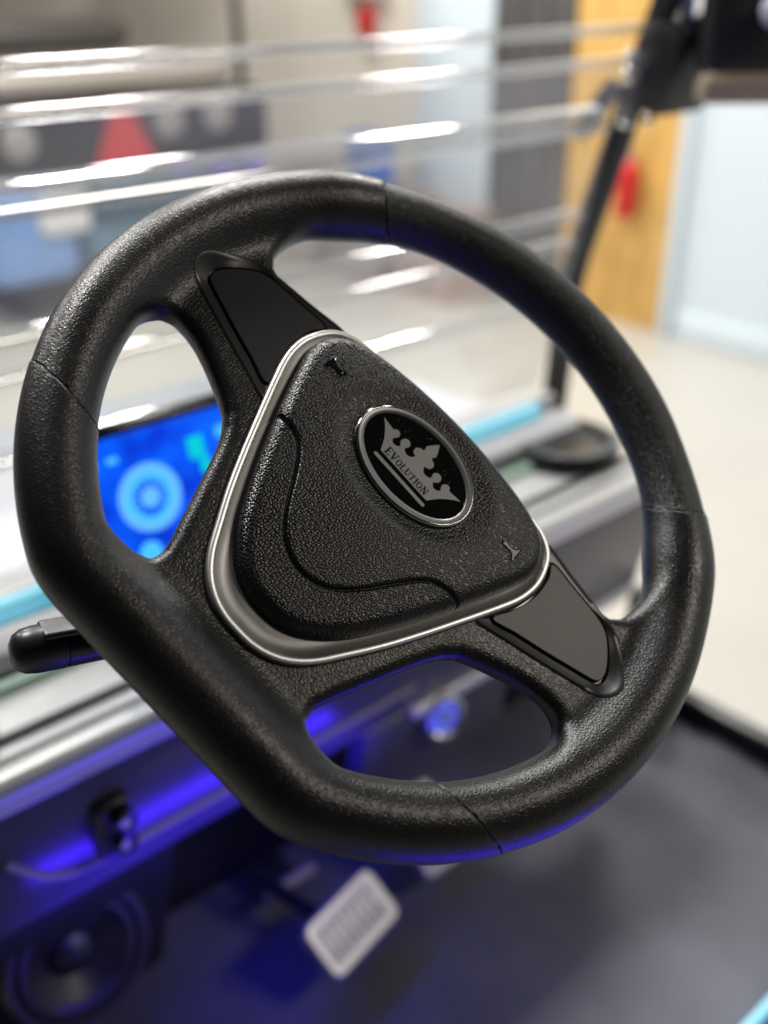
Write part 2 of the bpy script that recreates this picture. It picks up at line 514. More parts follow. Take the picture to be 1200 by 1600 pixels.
def mesh_np(name, V, Q):
    me = bpy.data.meshes.new(name)
    me.vertices.add(len(V)); me.vertices.foreach_set('co', np.asarray(V, np.float32).ravel())
    me.loops.add(Q.size); me.loops.foreach_set('vertex_index', Q.astype(np.int32).ravel())
    me.polygons.add(len(Q)); me.polygons.foreach_set('loop_start', np.arange(0, Q.size, Q.shape[1], dtype=np.int32))
    me.polygons.foreach_set('loop_total', np.full(len(Q), Q.shape[1], np.int32))
    me.polygons.foreach_set('use_smooth', np.ones(len(Q), bool))
    me.update(calc_edges=True)
    me.validate()
    return me

def bil(G, x0, y0, h, x, y):
    u = np.clip((x - x0) / h, 0, G.shape[0] - 1.001); v = np.clip((y - y0) / h, 0, G.shape[1] - 1.001)
    i = u.astype(int); j = v.astype(int); fu = u - i; fv = v - j
    return G[i, j] * (1 - fu) * (1 - fv) + G[i + 1, j] * fu * (1 - fv) + G[i, j + 1] * (1 - fu) * fv + G[i + 1, j + 1] * fu * fv

# =================================================================== STEERING WHEEL (built in millimetres in its own plane)
MM = 0.001
wheel = empty('steering_wheel')
wheel.matrix_world = Matrix(((0.2854449, 0.9541434, -0.0901751, 0.0),
                             (-0.7207872, 0.1517121, -0.6763499, 0.0),
                             (-0.6316542, 0.2580577, 0.7310398, 1.05),
                             (0, 0, 0, 1)))
tag(wheel, 'black grained steering wheel with flat bottom, silver trimmed horn pad and crown emblem', 'steering wheel')

R0, TUBE, FLATY = 160.0, 16.6, -146.0
plate_half = [(0, 36.5), (40, 35.5), (64, 33.5), (90, 32.0), (108, 31.0), (117, 31.6), (122, 34), (126, 39), (128.5, 46), (131, 55), (136, 68), (146, 74),
              (156, 45), (160, 0), (154, -40), (146, -42), (139, -34), (131, -29.3), (121, -28.6), (112, -30), (103, -33), (90, -38.5), (78.5, -44.5),
              (72.5, -51), (67.5, -60), (62, -73), (56, -88), (50.5, -102), (46.6, -112), (46.4, -119), (50, -125), (58, -129), (70, -140), (60, -148), (0, -148)]
plate = mirror_poly(plate_half)
ins_out_h = [(70.5, -27.0), (88, -22.4), (105, -17.6), (121, -12.8), (135.5, -8.0), (140.8, -5.2), (143.3, 0.0), (142.4, 6.0), (138.5, 13), (133, 20.2), (127.5, 25.0), (121, 27.3), (113, 28.6), (94, 31.2), (72, 34.0), (80.5, 21), (83, 10), (81, -3), (76, -16)]
pad_half = [(0, 40.8), (20, 40.2), (38, 38.4), (52, 36.2), (63, 33.0), (70.5, 28.0), (75.5, 20.5), (76.8, 11.5), (74.2, 0.5), (66, -20.5), (56.5, -42), (46.5, -62.5), (36.5, -80.5), (28, -91.5), (19.5, -99), (10.5, -103), (0, -104)]
trim_half = [(0, 41.2), (25, 40.6), (48, 38.6), (60, 37.2), (68.5, 35.0), (76.2, 29.6), (80.8, 21.2), (83.0, 9.8), (81.2, -3.0), (75.6, -17.5), (67.2, -36.5), (58.8, -55), (50, -73), (41, -89), (33, -102.2), (25.2, -110.6), (17, -115.6), (8.5, -118.1), (0, -118.6)]
groove_half = np.array([(0, -80.5), (9, -78.6), (17, -73.2), (25, -63.2), (33, -50), (39.5, -40.4), (46, -35), (54, -32.8), (64, -32.3)], float)

def rim_fields(x, y):
    dD = smax(np.hypot(x, y) - R0, FLATY - y, 5.0)
    dP = poly_sdf(x, y, PLATE)
    dI = np.minimum(poly_sdf(x, y, INS), poly_sdf(-x, y, INS))
    an = np.degrees(np.arctan2(y, np.abs(x)))          # 0 at the spokes, 90 at the top
    r = TUBE + 2.0 * np.exp(-((an - 34) / 8.0) ** 2) - 0.7 * np.exp(-((an - 56) / 8.0) ** 2) + 0.5 * np.exp(-((an + 20) / 10.0) ** 2)
    return dD, dP, dI, r, 0.707 * (y - np.abs(x)), y + 0.0
PLATE = smooth_loop(plate, 150)
INS = smooth_loop(ins_out_h, 60)

def rim_sdf(dD, dP, dI, r, sU, sL, z):
    r = r - 0.9 / (1 + np.exp(-np.clip((sU + 0.45 * z - 2.2) / 0.5, -30, 30))) + 0.5 / (1 + np.exp(np.clip((sL + 98.0 + 0.24 * z) / 0.5, -30, 30)))
    tube_d = np.sqrt(dD * dD + z * z) - r
    pl = smax(dP, np.abs(z + 3.6) - 7.6, 7.0)
    d = smin(tube_d, pl, 13.0)
    pocket = np.maximum(dI, 1.6 - z)
    return np.maximum(d, -pocket)

h = 1.1
gx = np.arange(-184, 184.1, h); gy = np.arange(-170, 184.1, h); gz = np.arange(-21, 21.1, h)
GX, GY = np.meshgrid(gx, gy, indexing='ij')
FLD = rim_fields(GX, GY)
F3 = rim_sdf(*[q[:, :, None].astype(np.float32) for q in FLD], gz[None, None, :].astype(np.float32))
V, Q = surface_nets(F3, (gx[0], gy[0], gz[0]), h)
def rim_at(p):
    x, y, z = p.T
    return rim_sdf(*[bil(q, gx[0], gy[0], h, x, y) for q in FLD], z)
def project(V, fn, it=2, e=0.4, lim=0.5):
    for _ in range(it):
        d = fn(V)
        g = np.stack([(fn(V + np.eye(3)[a] * e) - fn(V - np.eye(3)[a] * e)) / (2 * e) for a in range(3)], 1)
        gl = np.maximum((g * g).sum(1), 0.15)
        V = V - np.clip(d / gl, -lim, lim)[:, None] * g
    return V
def relax(V, Q, it=1, lam=0.5):
    for _ in range(it):
        acc = np.zeros_like(V); n = np.zeros(len(V))
        for a, b in ((0, 1), (1, 2), (2, 3), (3, 0)):
            np.add.at(acc, Q[:, a], V[Q[:, b]]); np.add.at(n, Q[:, a], 1)
            np.add.at(acc, Q[:, b], V[Q[:, a]]); np.add.at(n, Q[:, b], 1)
        V = V + lam * (acc / n[:, None] - V)
    return V
V = project(V, rim_at, 2)
V = relax(V, Q, 2)
V = project(V, rim_at, 1)

# four seams round the rim: (point, plane normal)
SEAMS = [((-113, 113, 0), (0.707, 0.707, 0.45), 2.0), ((113, 113, 0), (-0.707, 0.707, 0.45), 2.0),
         ((-127, -98, 0), (0.0, 1.0, 0.24), 0.0), ((127, -98, 0), (0.0, 1.0, 0.24), 0.0)]
bm = bmesh.new()
tmp = mesh_np('tmp', V, Q); bm.from_mesh(tmp); bpy.data.meshes.remove(tmp)
for pc, nn, off in SEAMS:
    n_ = Vector(nn).normalized(); pc = Vector(pc) + n_ * off
    for o_ in (-0.75, 0.0, 0.75):
        fs = [f for f in bm.faces if abs((f.verts[0].co - pc).dot(n_)) < 4 and (f.verts[0].co - pc).length < 42]
        geom = set(fs)
        for f in fs:
            geom.update(f.edges); geom.update(f.verts)
        bmesh.ops.bisect_plane(bm, geom=list(geom), dist=0.02, plane_co=pc + n_ * o_, plane_no=n_)
    bm.normal_update()
    for v in bm.verts:
        if (v.co - pc).length < 42 and abs((v.co - pc).dot(n_)) < 0.06:
            v.co -= v.normal * 2.2
    # the lip of the skin rolls in slightly next to the groove
bm.normal_update()
a0 = [Vector(nn).normalized() for _, nn, _ in SEAMS[:2]]
p0 = [Vector(SEAMS[i][0]) + a0[i] * SEAMS[i][2] for i in range(2)]
top_faces = [f for f in bm.faces if f.calc_center_median().y > 70 and all((f.calc_center_median() - p0[i]).dot(a0[i]) > 0 for i in range(2))]
for v in bm.verts:
    v.co *= MM
bm2 = bm.copy()
keep = {f.index for f in top_faces}
bm.faces.index_update()
keep = {f.index for f in top_faces}
bm2.faces.ensure_lookup_table()
bmesh.ops.delete(bm2, geom=[f for i, f in enumerate(bm2.faces) if i not in keep], context='FACES')
bmesh.ops.delete(bm, geom=top_faces, context='FACES')
me = bpy.data.meshes.new('rim_and_spokes'); bm.to_mesh(me); bm.free()
obj('rim_and_spokes', me, M_RIM, wheel, True)
me = bpy.data.meshes.new('top_grip'); bm2.to_mesh(me); bm2.free()
obj('top_grip', me, M_GRIP, wheel, True)

def surf_z(x, y):
    """height of the moulded front surface (without the insert pockets)"""
    x = np.atleast_1d(np.asarray(x, float)); y = np.atleast_1d(np.asarray(y, float))
    dD, dP, _, rr, sU, sL = rim_fields(x, y)
    lo = np.full(x.shape, -8.0); hi = np.full(x.shape, 24.0)
    far = np.full(x.shape, 99.0)
    for _ in range(30):
        mid = (lo + hi) / 2
        inside = rim_sdf(dD, dP, far, rr, sU, sL, mid) < 0
        lo = np.where(inside, mid, lo); hi = np.where(inside, hi, mid)
    return lo

# ---- silver trim round the pad: bright lip, then a gunmetal channel
def loft(name, loops, material, parent, closed_rows=False, ang=30):
    n = len(loops[0]); V = []; Fc = []
    for L_ in loops:
        V += [tuple(p) for p in L_]
    for i in range(len(loops) - 1):
        for k in range(n):
            Fc.append((i * n + k, i * n + (k + 1) % n, (i + 1) * n + (k + 1) % n, (i + 1) * n + k))
    me = pydata(name, V, Fc)
    b = bmesh.new(); b.from_mesh(me); bmesh.ops.recalc_face_normals(b, faces=b.faces)
    s = sum(f.normal.z * f.calc_area() for f in b.faces)
    if s < 0:
        bmesh.ops.reverse_faces(b, faces=b.faces)
    b.to_mesh(me); b.free()
    o = obj(name, me, material, parent)
    smooth_by_angle(me, ang)
    return o
TR = smooth_loop(mirror_poly(trim_half), 300)
def ring_at(P, d, z):
    q = inset(P, d)
    zz = np.full(len(q), z) if np.isscalar(z) else z
    return np.c_[q, zz] * MM
trim = loft('pad_trim', [ring_at(TR, -0.1, 2.0), ring_at(TR, 0.0, 6.3), ring_at(TR, 0.35, 7.0), ring_at(TR, 1.0, 7.4), ring_at(TR, 2.2, 7.4), ring_at(TR, 3.1, 7.0), ring_at(TR, 3.6, 6.3)], M_SATIN, wheel, ang=50)
loft('trim_channel', [ring_at(TR, 3.55, 6.35), ring_at(TR, 4.2, 6.1), ring_at(TR, 6.0, 5.3), ring_at(TR, 8.5, 4.8), ring_at(TR, 11.0, 4.9), ring_at(TR, 13, 5.2), ring_at(TR, 15.5, 5.0)], M_GUN, trim, ang=60)

# ---- spoke inserts: bezel sloping in from the skin, dark slot, matte panel
panel_h = [(76.6, -20.0), (90, -16.0), (105, -11.7), (119, -7.2), (129.5, -3.8), (133.6, -1.6), (135.2, 2.2), (134.0, 7.2), (131, 12.5), (127.4, 17.4), (123.5, 21.4), (119, 23.8), (112.5, 25.3), (96, 27.0), (81.2, 28.0), (83.9, 20), (85.0, 10), (84.0, 1), (80.8, -9)]
PANEL = smooth_loop(panel_h, 120)
INS2 = smooth_loop(ins_out_h, 120)
for sgn in (1, -1):
    fl = np.array([sgn, 1.0])
    A = inset(INS2, -0.9); B = inset(INS2, 0.3); Cc = inset(INS2, 1.4)
    D = inset(PANEL, -1.3); E2 = inset(PANEL, -1.2)
    # match each bezel vertex to the nearest point of the slot's edge
    def near(P, Qp):
        j = np.argmin(((P[:, None, :] - Qp[None, :, :]) ** 2).sum(2), 1)
        return Qp[j]
    Dn = near(Cc, D)
    zs = lambda P, lo: np.maximum(surf_z(P[:, 0], P[:, 1]), lo)
    rows = []
    for P, z in ((A, zs(A, 3.4) - 0.6), (A, zs(A, 3.4) + 0.25), (B, zs(B, 3.4) + 0.7), (Cc, zs(Cc, 3.4) + 0.3)):
        rows.append(np.c_[P * fl, z] * MM)
    md = Cc * 0.45 + Dn * 0.55
    rows.append(np.c_[md * fl, 0.45 * (zs(Cc, 3.4) + 0.1) + 0.55 * 3.9] * MM)
    rows.append(np.c_[Dn * fl, np.full(len(Dn), 3.7)] * MM)
    rows.append(np.c_[Dn * fl, np.full(len(Dn), 1.9)] * MM)
    bez = loft('spoke_insert', rows, M_BEZEL, wheel, ang=40)
    prism_z('insert_panel', [tuple(p) for p in PANEL * fl], 1.7, 4.5, M_PANEL, bez, bevel=0.5, scale=MM)
    prism_z('insert_slot', [tuple(p) for p in inset(PANEL, -2.0) * fl], 1.62, 1.9, M_PIANO, bez, scale=MM)

# ---- horn pad
PADP = smooth_loop(mirror_poly(pad_half), 160)
gr = np.vstack([groove_half[::-1] * np.array([-1, 1]), groove_half[1:]])
def crv(P, n):
    P = np.asarray(P, float); out = []
    k = len(P)
    for i in range(k - 1):
        p0_, p1_, p2_, p3_ = P[max(i - 1, 0)], P[i], P[i + 1], P[min(i + 2, k - 1)]
        for t in np.linspace(0, 1, 12, endpoint=False):
            out.append(0.5 * ((2 * p1_) + (-p0_ + p2_) * t + (2 * p0_ - 5 * p1_ + 4 * p2_ - p3_) * t * t + (-p0_ + 3 * p1_ - 3 * p2_ + p3_) * t ** 3))
    out.append(P[-1])
    return resample(np.array(out), n, False)
GRV = crv(gr, 70)
def pad_top(x, y):
    z = 17.2 - 4.2 * (x / 78.0) ** 2 - 3.2 * ((y - 2) / 95.0) ** 2 - 2.0 * np.clip((y - 12) / 28.0, 0, 2) ** 2
    q = np.hypot(x / 43.0, (y - 1) / 32.0)
    z = z - 2.3 * (1 - np.clip((q - 0.78) / 0.34, 0, 1) ** 2 * (3 - 2 * np.clip((q - 0.78) / 0.34, 0, 1)))
    return z
h2 = 0.5
px = np.arange(-80, 80.1, h2); py = np.arange(-107, 44.1, h2); pz = np.arange(1.0, 19.6, h2)
PX, PY = np.meshgrid(px, py, indexing='ij')
pd_ = poly_sdf(PX, PY, PADP)
gd = line_dist(PX, PY, GRV)
below = poly_sdf(PX, PY, np.vstack([GRV, [[90, -32], [90, -120], [-90, -120], [-90, -32]]]))  # < 0 below the groove
pt = pad_top(PX, PY) - 2.0 * np.exp(-(gd / 0.75) ** 2) - 0.55 / (1 + np.exp(np.clip(below / 0.9, -30, 30)))
PF = smax(pd_[:, :, None], (pz[None, None, :] - pt[:, :, None]) * 0.92, 8.0)
PF = np.maximum(PF, 2.2 - pz[None, None, :])
V, Q = surface_nets(PF, (px[0], py[0], pz[0]), h2)
def pad_at(p):
    x, y, z = p.T
    d = smax(bil(pd_, px[0], py[0], h2, x, y), (z - bil(pt, px[0], py[0], h2, x, y)) * 0.92, 8.0)
    return np.maximum(d, 2.2 - z)
V = project(V, pad_at, 2, 0.25); V = relax(V, Q, 1, 0.4); V = project(V, pad_at, 1, 0.25)
pad = obj('horn_pad', mesh_np('horn_pad', V * MM, Q), M_PAD, wheel, True)

def pad_z(x, y):
    lo, hi = 3.0, 22.0
    for _ in range(30):
        mid = (lo + hi) / 2
        if pad_at(np.array([[x, y, mid]]))[0] < 0:
            lo = mid
        else:
            hi = mid
    return lo

# ---- horn symbols laid on the pad: smooth trumpet, recess shadow drawn as black outline
tr_poly = [(-6.0, 0.9), (-5.6, 2.3), (-4.6, 1.6), (-1.6, 0.9), (0.6, 1.0), (2.2, 1.9), (3.4, 3.9), (4.2, 3.9), (4.3, -3.9), (3.6, -3.9), (2.2, -1.6), (0.4, -0.9), (-1.8, -1.0), (-4.7, -1.2), (-5.4, -0.8), (-4.2, 0.2)]
for sx, cx in ((-1, -60.2), (1, 59.6)):
    cy = 7.9
    P = np.array(tr_poly) * np.array([sx, 1.0])
    P = P @ np.array([[1, 0.05 * sx], [0, 1]]) + np.array([cx, cy])
    P = resample(P, 64, True)
    zs_ = np.array([pad_z(a, b) for a, b in P])
    zc = pad_z(cx, cy)
    # floor of the symbol follows the pad
    Vv = [(a * MM, b * MM, (z + 0.16) * MM) for (a, b), z in zip(P, zs_)]
    b_ = bmesh.new()
    vs = [b_.verts.new(v) for v in Vv]
    f_ = b_.faces.new(vs)
    if f_.normal.z < 0:
        f_.normal_flip()
    b_.normal_update()
    if b_.faces[:][0].normal.z < 0:
        bmesh.ops.reverse_faces(b_, faces=b_.faces[:])
    bmesh.ops.triangulate(b_, faces=b_.faces[:])
    ex = bmesh.ops.extrude_face_region(b_, geom=b_.faces[:])
    bmesh.ops.translate(b_, vec=(0, 0, 0.12 * MM), verts=[v for v in ex['geom'] if isinstance(v, bmesh.types.BMVert)])
    bmesh.ops.recalc_face_normals(b_, faces=b_.faces)
    me = bpy.data.meshes.new('horn_symbol'); b_.to_mesh(me); b_.free()
    sym = obj('horn_symbol', me, M_BEZEL if sx > 0 else M_PIANO, pad)  # right symbol gets a lighter black, painting its floor as lit
    tube('symbol_shadow_line', [(a * MM, b * MM, (z + 0.22) * MM) for (a, b), z in zip(P, zs_)], 0.33 * MM, M_EMB, pad, 6, True)  # black line stands in for the shade along the recess edge

# ---- emblem
EMB_Z = pad_z(0, 1) - 0.3
emb = empty('emblem'); emb.parent = wheel
emb.location = (0.0, 0.9 * MM, EMB_Z * MM); emb.rotation_euler = (0, 0, RAD(-2.2))
def ell(a, b, n=120, cy=0.0):
    t = np.linspace(0, 2 * np.pi, n, endpoint=False)
    return np.c_[a * np.cos(t), b * np.sin(t) + cy]
def eloop(a, b, z, n=120):
    q = ell(a, b, n)
    return np.c_[q, np.full(n, z)] * MM
HA, HB = 34.6, 24.9
prism_z('emblem_disc', [tuple(p) for p in ell(HA - 3.0, HB - 3.0)], 0.0, 1.25, M_EMB, emb, scale=MM)
loft('emblem_ring', [eloop(HA - 1.6, HB - 1.6, 1.95), eloop(HA - 2.6, HB - 2.6, 1.85), eloop(HA - 3.9, HB - 4.6, 1.45), eloop(HA - 4.1, HB - 4.8, 1.1)], M_ERING, emb, ang=50)
loft('emblem_rim', [eloop(HA + 0.2, HB + 0.2, -1.5), eloop(HA, HB, 1.0), eloop(HA - 0.35, HB - 0.35, 1.7), eloop(HA - 0.9, HB - 0.9, 2.05), eloop(HA - 1.4, HB - 1.4, 2.05), eloop(HA - 1.65, HB - 1.65, 1.8)], M_CHROME, emb, ang=60)
crown_half = [(0, -9.6), (15.9, -9.6), (17.4, -6.6), (19.2, -3.4), (21.6, -0.4), (24.2, 2.3), (27.0, 4.6),
              (23.6, 4.3), (20.9, 3.9), (19.4, 3.9), (19.0, 5.1), (17.9, 5.7), (16.6, 5.4), (15.6, 4.4), (15.3, 3.0), (15.8, 1.6), (16.7, 0.6),
              (16.1, -0.8), (14.8, -1.7), (13.2, -1.5), (12.0, -0.6), (11.5, 0.6), (12.7, 1.5), (13.4, 2.8), (13.3, 4.4), (12.4, 5.7), (11.0, 6.3), (9.5, 5.8), (8.6, 4.6), (8.6, 3.1), (9.3, 1.8),
              (9.0, 0.7), (7.8, -0.1), (6.2, -0.3), (4.7, 0.3), (3.7, 1.5), (3.2, 2.9), (4.7, 3.2), (5.8, 4.2), (6.2, 5.7), (5.8, 7.2), (4.6, 8.3), (3.1, 8.6), (2.5, 9.6), (3.5, 11.4), (2.6, 13.6), (1.3, 15.9), (0, 18.0)]
cp = [(x, y + 0.6) for x, y in crown_half] + [(-x, y + 0.6) for x, y in reversed(crown_half) if x > 0]
prism_z('crown', cp, 1.2, 1.42, M_EGREY, emb, scale=MM)
bar = [(-16.2 + 0.95 * math.cos(a), -12.2 + 0.95 * math.sin(a)) for a in np.linspace(math.pi / 2, 1.5 * math.pi, 10)] + [(16.2 + 0.95 * math.cos(a), -12.2 + 0.95 * math.sin(a)) for a in np.linspace(-math.pi / 2, math.pi / 2, 10)]
prism_z('underline_bar', bar, 1.2, 1.42, M_EGREY, emb, scale=MM)
# lettering: serif capitals cut from strokes
def stroke(a, b, w):
    a = np.array(a, float); b = np.array(b, float); d = (b - a) / np.linalg.norm(b - a); nrm = np.array([-d[1], d[0]]) * w / 2
    return [tuple(a + nrm), tuple(a - nrm), tuple(b - nrm), tuple(b + nrm)]
TK, TN, SF = 0.17, 0.085, 0.075
GLY = {
    'E': [stroke((.16, 0), (.16, 1), TK), stroke((.0, .035), (.66, .035), SF), stroke((.0, .965), (.64, .965), SF), stroke((.16, .51), (.48, .51), SF), stroke((.63, .0), (.63, .22), SF), stroke((.61, .78), (.61, 1.0), SF), stroke((.47, .40), (.47, .62), SF)],
    'V': [stroke((.12, 1), (.40, 0.02), TK), stroke((.68, 1), (.42, 0.02), TN), stroke((0, .965), (.26, .965), SF), stroke((.54, .965), (.82, .965), SF)],
    'L': [stroke((.16, 0), (.16, 1), TK), stroke((0, .035), (.62, .035), SF), stroke((0, .965), (.34, .965), SF), stroke((.6, 0), (.6, .25), SF)],
    'U': [stroke((.16, .25), (.16, 1), TK), stroke((.66, .25), (.66, 1), TN), stroke((.0, .965), (.34, .965), SF), stroke((.52, .965), (.80, .965), SF), stroke((.14, .30), (.25, .07), TK * .9), stroke((.23, .07), (.46, .045), TK * .7), stroke((.44, .04), (.67, .30), TN)],
    'T': [stroke((.36, 0), (.36, 1), TK), stroke((0, .965), (.72, .965), SF), stroke((.03, .76), (.03, 1), SF), stroke((.69, .76), (.69, 1), SF), stroke((.2, .035), (.52, .035), SF)],
    'I': [stroke((.17, 0), (.17, 1), TK), stroke((0, .035), (.34, .035), SF), stroke((0, .965), (.34, .965), SF)],
    'N': [stroke((.14, 0), (.14, 1), TN), stroke((.68, 0), (.68, 1), TN), stroke((.12, 1), (.68, .02), TK), stroke((0, .035), (.28, .035), SF), stroke((0, .965), (.22, .965), SF), stroke((.54, .965), (.82, .965), SF)],
}
def letter(ch, x, y, hgt):
    Vv = []; Fc = []
    if ch == 'O':
        n = 24
        for k in range(n):
            t = 2 * math.pi * k / n
            for rx, ry in ((.37, .515), (.215, .44)):
                Vv.append((x + (.37 + rx * math.cos(t)) * hgt, y + (.5 + ry * math.sin(t)) * hgt, 1.47))
        for k in range(n):
            Fc.append((2 * k, 2 * ((k + 1) % n), 2 * ((k + 1) % n) + 1, 2 * k + 1))
        w = .74
    else:
        for q, s in enumerate(GLY[ch]):
            i = len(Vv)
            Vv += [(x + a * hgt, y + b * hgt, 1.47 + 0.004 * q) for a, b in s]
            Fc.append((i, i + 1, i + 2, i + 3))
        w = max(a for s in GLY[ch] for a, b in s)
    b_ = bmesh.new()
    vs = [b_.verts.new((a * MM, b * MM, c * MM)) for a, b, c in Vv]
    for f in Fc:
        b_.faces.new([vs[i] for i in f])
    b_.normal_update()
    for f in b_.faces:
        if f.normal.z < 0:
            f.normal_flip()
    ex = bmesh.ops.extrude_face_region(b_, geom=b_.faces[:])
    bmesh.ops.translate(b_, vec=(0, 0, 0.03 * MM), verts=[v for v in ex['geom'] if isinstance(v, bmesh.types.BMVert)])
    me = bpy.data.meshes.new('letter'); b_.to_mesh(me); b_.free()
    obj('letter', me, M_EMB, emb)
    return w * hgt
xx = -14.6
sizes = [('E', 4.4), ('V', 4.4)] + [(c, 3.7) for c in 'OLUTIO'] + [('N', 4.0)]
for ch, s in sizes:
    xx += letter(ch, xx, -8.0, s) + 0.42

# =================================================================== STEERING COLUMN
NW = Vector((-0.0901751, -0.6763499, 0.7310398))
W0 = Vector((0, 0, 1.05))
colm = empty('steering_column', W0 - NW * 0.4)
tag(colm, 'black steering column shroud running down behind the wheel into the dash', 'steering column')
def at_col(s, dx=0, dn=0):
    return W0 - NW * s + Vector((dx, 0, 0)) - colm.location
lathe('hub_boss', [(0.0, 0.0), (0.038, 0.0), (0.042, -0.010), (0.036, -0.045), (0.030, -0.05), (0.0, -0.05)], at_col(0.009), NW, M_BLACK, colm)
rotc = NW.to_track_quat('Z', 'Y').to_matrix()
box('shroud', at_col(0.17) , (0.105, 0.085, 0.22), M_BLACK, colm, 0.022, rotc, 4)
tube('column_tube', [at_col(0.28), at_col(0.42)], 0.030, M_POWDER, colm, 20)

# =================================================================== INDICATOR STALK
stalk = empty('indicator_stalk', (-0.05, 0.050, 0.988))
tag(stalk, 'glossy black indicator stalk with rounded tip poking out left of the wheel', 'stalk')
SA = Vector((-0.030, 0.040, 0.976)) - stalk.location; SB = Vector((-0.1755, 0.0685, 0.9945)) - stalk.location
dirs = (SB - SA).normalized(); ln = (SB - SA).length
def stalk_mesh(name, prof, material, parent, seg=28, flat=0.82):
    me = None
    o = lathe(name, prof, SA, dirs, material, parent, seg)
    return o
stalk_mesh('lever', [(0.0045, -0.02), (0.0045, 0.020), (0.0075, 0.030), (0.0088, 0.040), (0.0103, 0.070), (0.0109, ln - 0.030), (0.0110, ln - 0.024)], M_STALK, stalk)
stalk_mesh('tip', [(0.0108, ln - 0.0236), (0.0111, ln - 0.022), (0.0111, ln - 0.010), (0.0103, ln - 0.005), (0.0082, ln - 0.0015), (0.0045, ln + 0.0005), (0.0, ln + 0.001)], M_BLACK, stalk)
# flat thumb pad on the upper face
upn = Vector((0, -0.04, 1.0)); upn = (upn - dirs * upn.dot(dirs)).normalized(); sdn = dirs.cross(upn).normalized()
rs = Matrix((dirs, sdn, upn)).transposed()
box('thumb_rest', SA + dirs * (ln - 0.046) + upn * 0.0092, (0.066, 0.0145, 0.004), mat('stalk_facet', (0.03, 0.03, 0.034), 0.36, 0, 0.6), stalk, 0.0018, rs, 3)
fcn = (sdn if sdn.dot(CAM - Vector((-0.15, 0.06, 0.99))) > 0 else -sdn)
fc2 = (fcn * 0.85 + upn * 0.5).normalized()
for q, (s, up_, w, hh) in enumerate(((ln - 0.052, 0.55, 0.0045, 0.0028), (ln - 0.056, -0.1, 0.0022, 0.0030), (ln - 0.0525, -0.1, 0.0018, 0.0026))):
    nn = (fcn * math.cos(up_) + upn * math.sin(up_)).normalized()
    uu = nn.cross(dirs).normalized()
    box('white_mark', SA + dirs * s + nn * 0.0108, (w, hh, 0.0006), M_MARK, stalk, 0, Matrix((dirs, uu, nn)).transposed())

# =================================================================== DASHBOARD
X0, X1 = -0.34, 0.69
dash = empty('dashboard', (0.25, 0.35, 0.575))
tag(dash, 'light grey cart dashboard with open tray, silver lip and glowing cyan strip', 'dashboard')
DO = Vector(dash.location)
def dprism(name, prof, x0, x1, material, parent=dash, bevel=0.0):
    return prism_x(name, [(y - DO.y, z - DO.z) for y, z in prof], x0 - DO.x, x1 - DO.x, material, parent, bevel)
lip = dprism('front_lip', [(0.279, 0.716), (0.302, 0.714), (0.308, 0.742), (0.288, 0.746), (0.279, 0.738)], X0, X1, M_DTRIM, dash, 0.005)
dprism('lip_seam', [(0.309, 0.700), (0.317, 0.700), (0.317, 0.738), (0.309, 0.738)], X0, X1, M_DDARK)
tray = dprism('tray', [(0.318, 0.700), (0.392, 0.706), (0.392, 0.736), (0.318, 0.736)], X0, X1, M_DGREY, dash, 0.003)
dprism('tray_ridge', [(0.335, 0.7362), (0.341, 0.7362), (0.341, 0.741), (0.335, 0.741)], X0, X1, M_DDARK)
dprism('reflection_edge', [(0.393, 0.706), (0.401, 0.706), (0.401, 0.747), (0.393, 0.744)], X0, X1, M_TEAL, dash, 0.002)  # strip coloured green to stand in for the cyan light's reflection
dprism('riser_seam', [(0.402, 0.71), (0.416, 0.71), (0.416, 0.758), (0.402, 0.752)], X0, X1, M_DDARK)
dprism('riser', [(0.417, 0.71), (0.452, 0.71), (0.452, 0.769), (0.440, 0.769), (0.417, 0.758)], X0, X1, M_DGREY, dash, 0.004)
dprism('light_strip', [(0.443, 0.7705), (0.456, 0.7705), (0.458, 0.7870), (0.448, 0.7855)], X0, 0.645, M_CYANL, dash, 0.002)
dprism('top_cover', [(0.459, 0.70), (0.606, 0.70), (0.606, 0.728), (0.598, 0.732), (0.472, 0.786), (0.459, 0.787)], X0, X1, M_DGREY, dash, 0.006)
low = dprism('lower_panel', [(0.2834, 0.713), (0.2954, 0.713), (0.322, 0.575), (0.310, 0.575)], X0, X1, M_DLOW, dash, 0.002)
dprism('lower_edge', [(0.303, 0.562), (0.326, 0.562), (0.328, 0.5745), (0.305, 0.5745)], 0.30, X1, M_DTRIM, dash, 0.003)
# storage bin outline: raised bead on the lower panel
def panel_pt(x, z, out=0.0):
    y = 0.288 + (0.689 - z) * (0.022 / 0.114)
    return Vector((x, y - out, z)) - DO
bead = [panel_pt(-0.137, 0.664), panel_pt(-0.120, 0.640), panel_pt(-0.105, 0.622), panel_pt(-0.085, 0.611), panel_pt(-0.06, 0.607), panel_pt(0.0, 0.607), panel_pt(0.10, 0.607), panel_pt(0.25, 0.607), panel_pt(0.30, 0.609)]
tube('bin_bead', bead, 0.0042, M_BEAD, dash, 10)
# switch block with two round knobs
sb = box('switch_block', panel_pt(-0.050, 0.653, 0.006), (0.032, 0.022, 0.058), M_BLACK, dash, 0.007, None, 3)
for dz in (0.014, -0.013):
    lathe('switch_knob', [(0.0105, 0.0), (0.0105, 0.008), (0.009, 0.010), (0, 0.0105)], panel_pt(-0.050 + 0.004, 0.653 + dz, 0.016), (0, -1, 0.15), M_PIANO, sb, 24)
    lathe('knob_cap', [(0.0045, 0.0), (0.004, 0.002), (0, 0.0024)], panel_pt(-0.049, 0.656 + dz, 0.0268), (0, -1, 0.15), M_ALU, sb, 18)
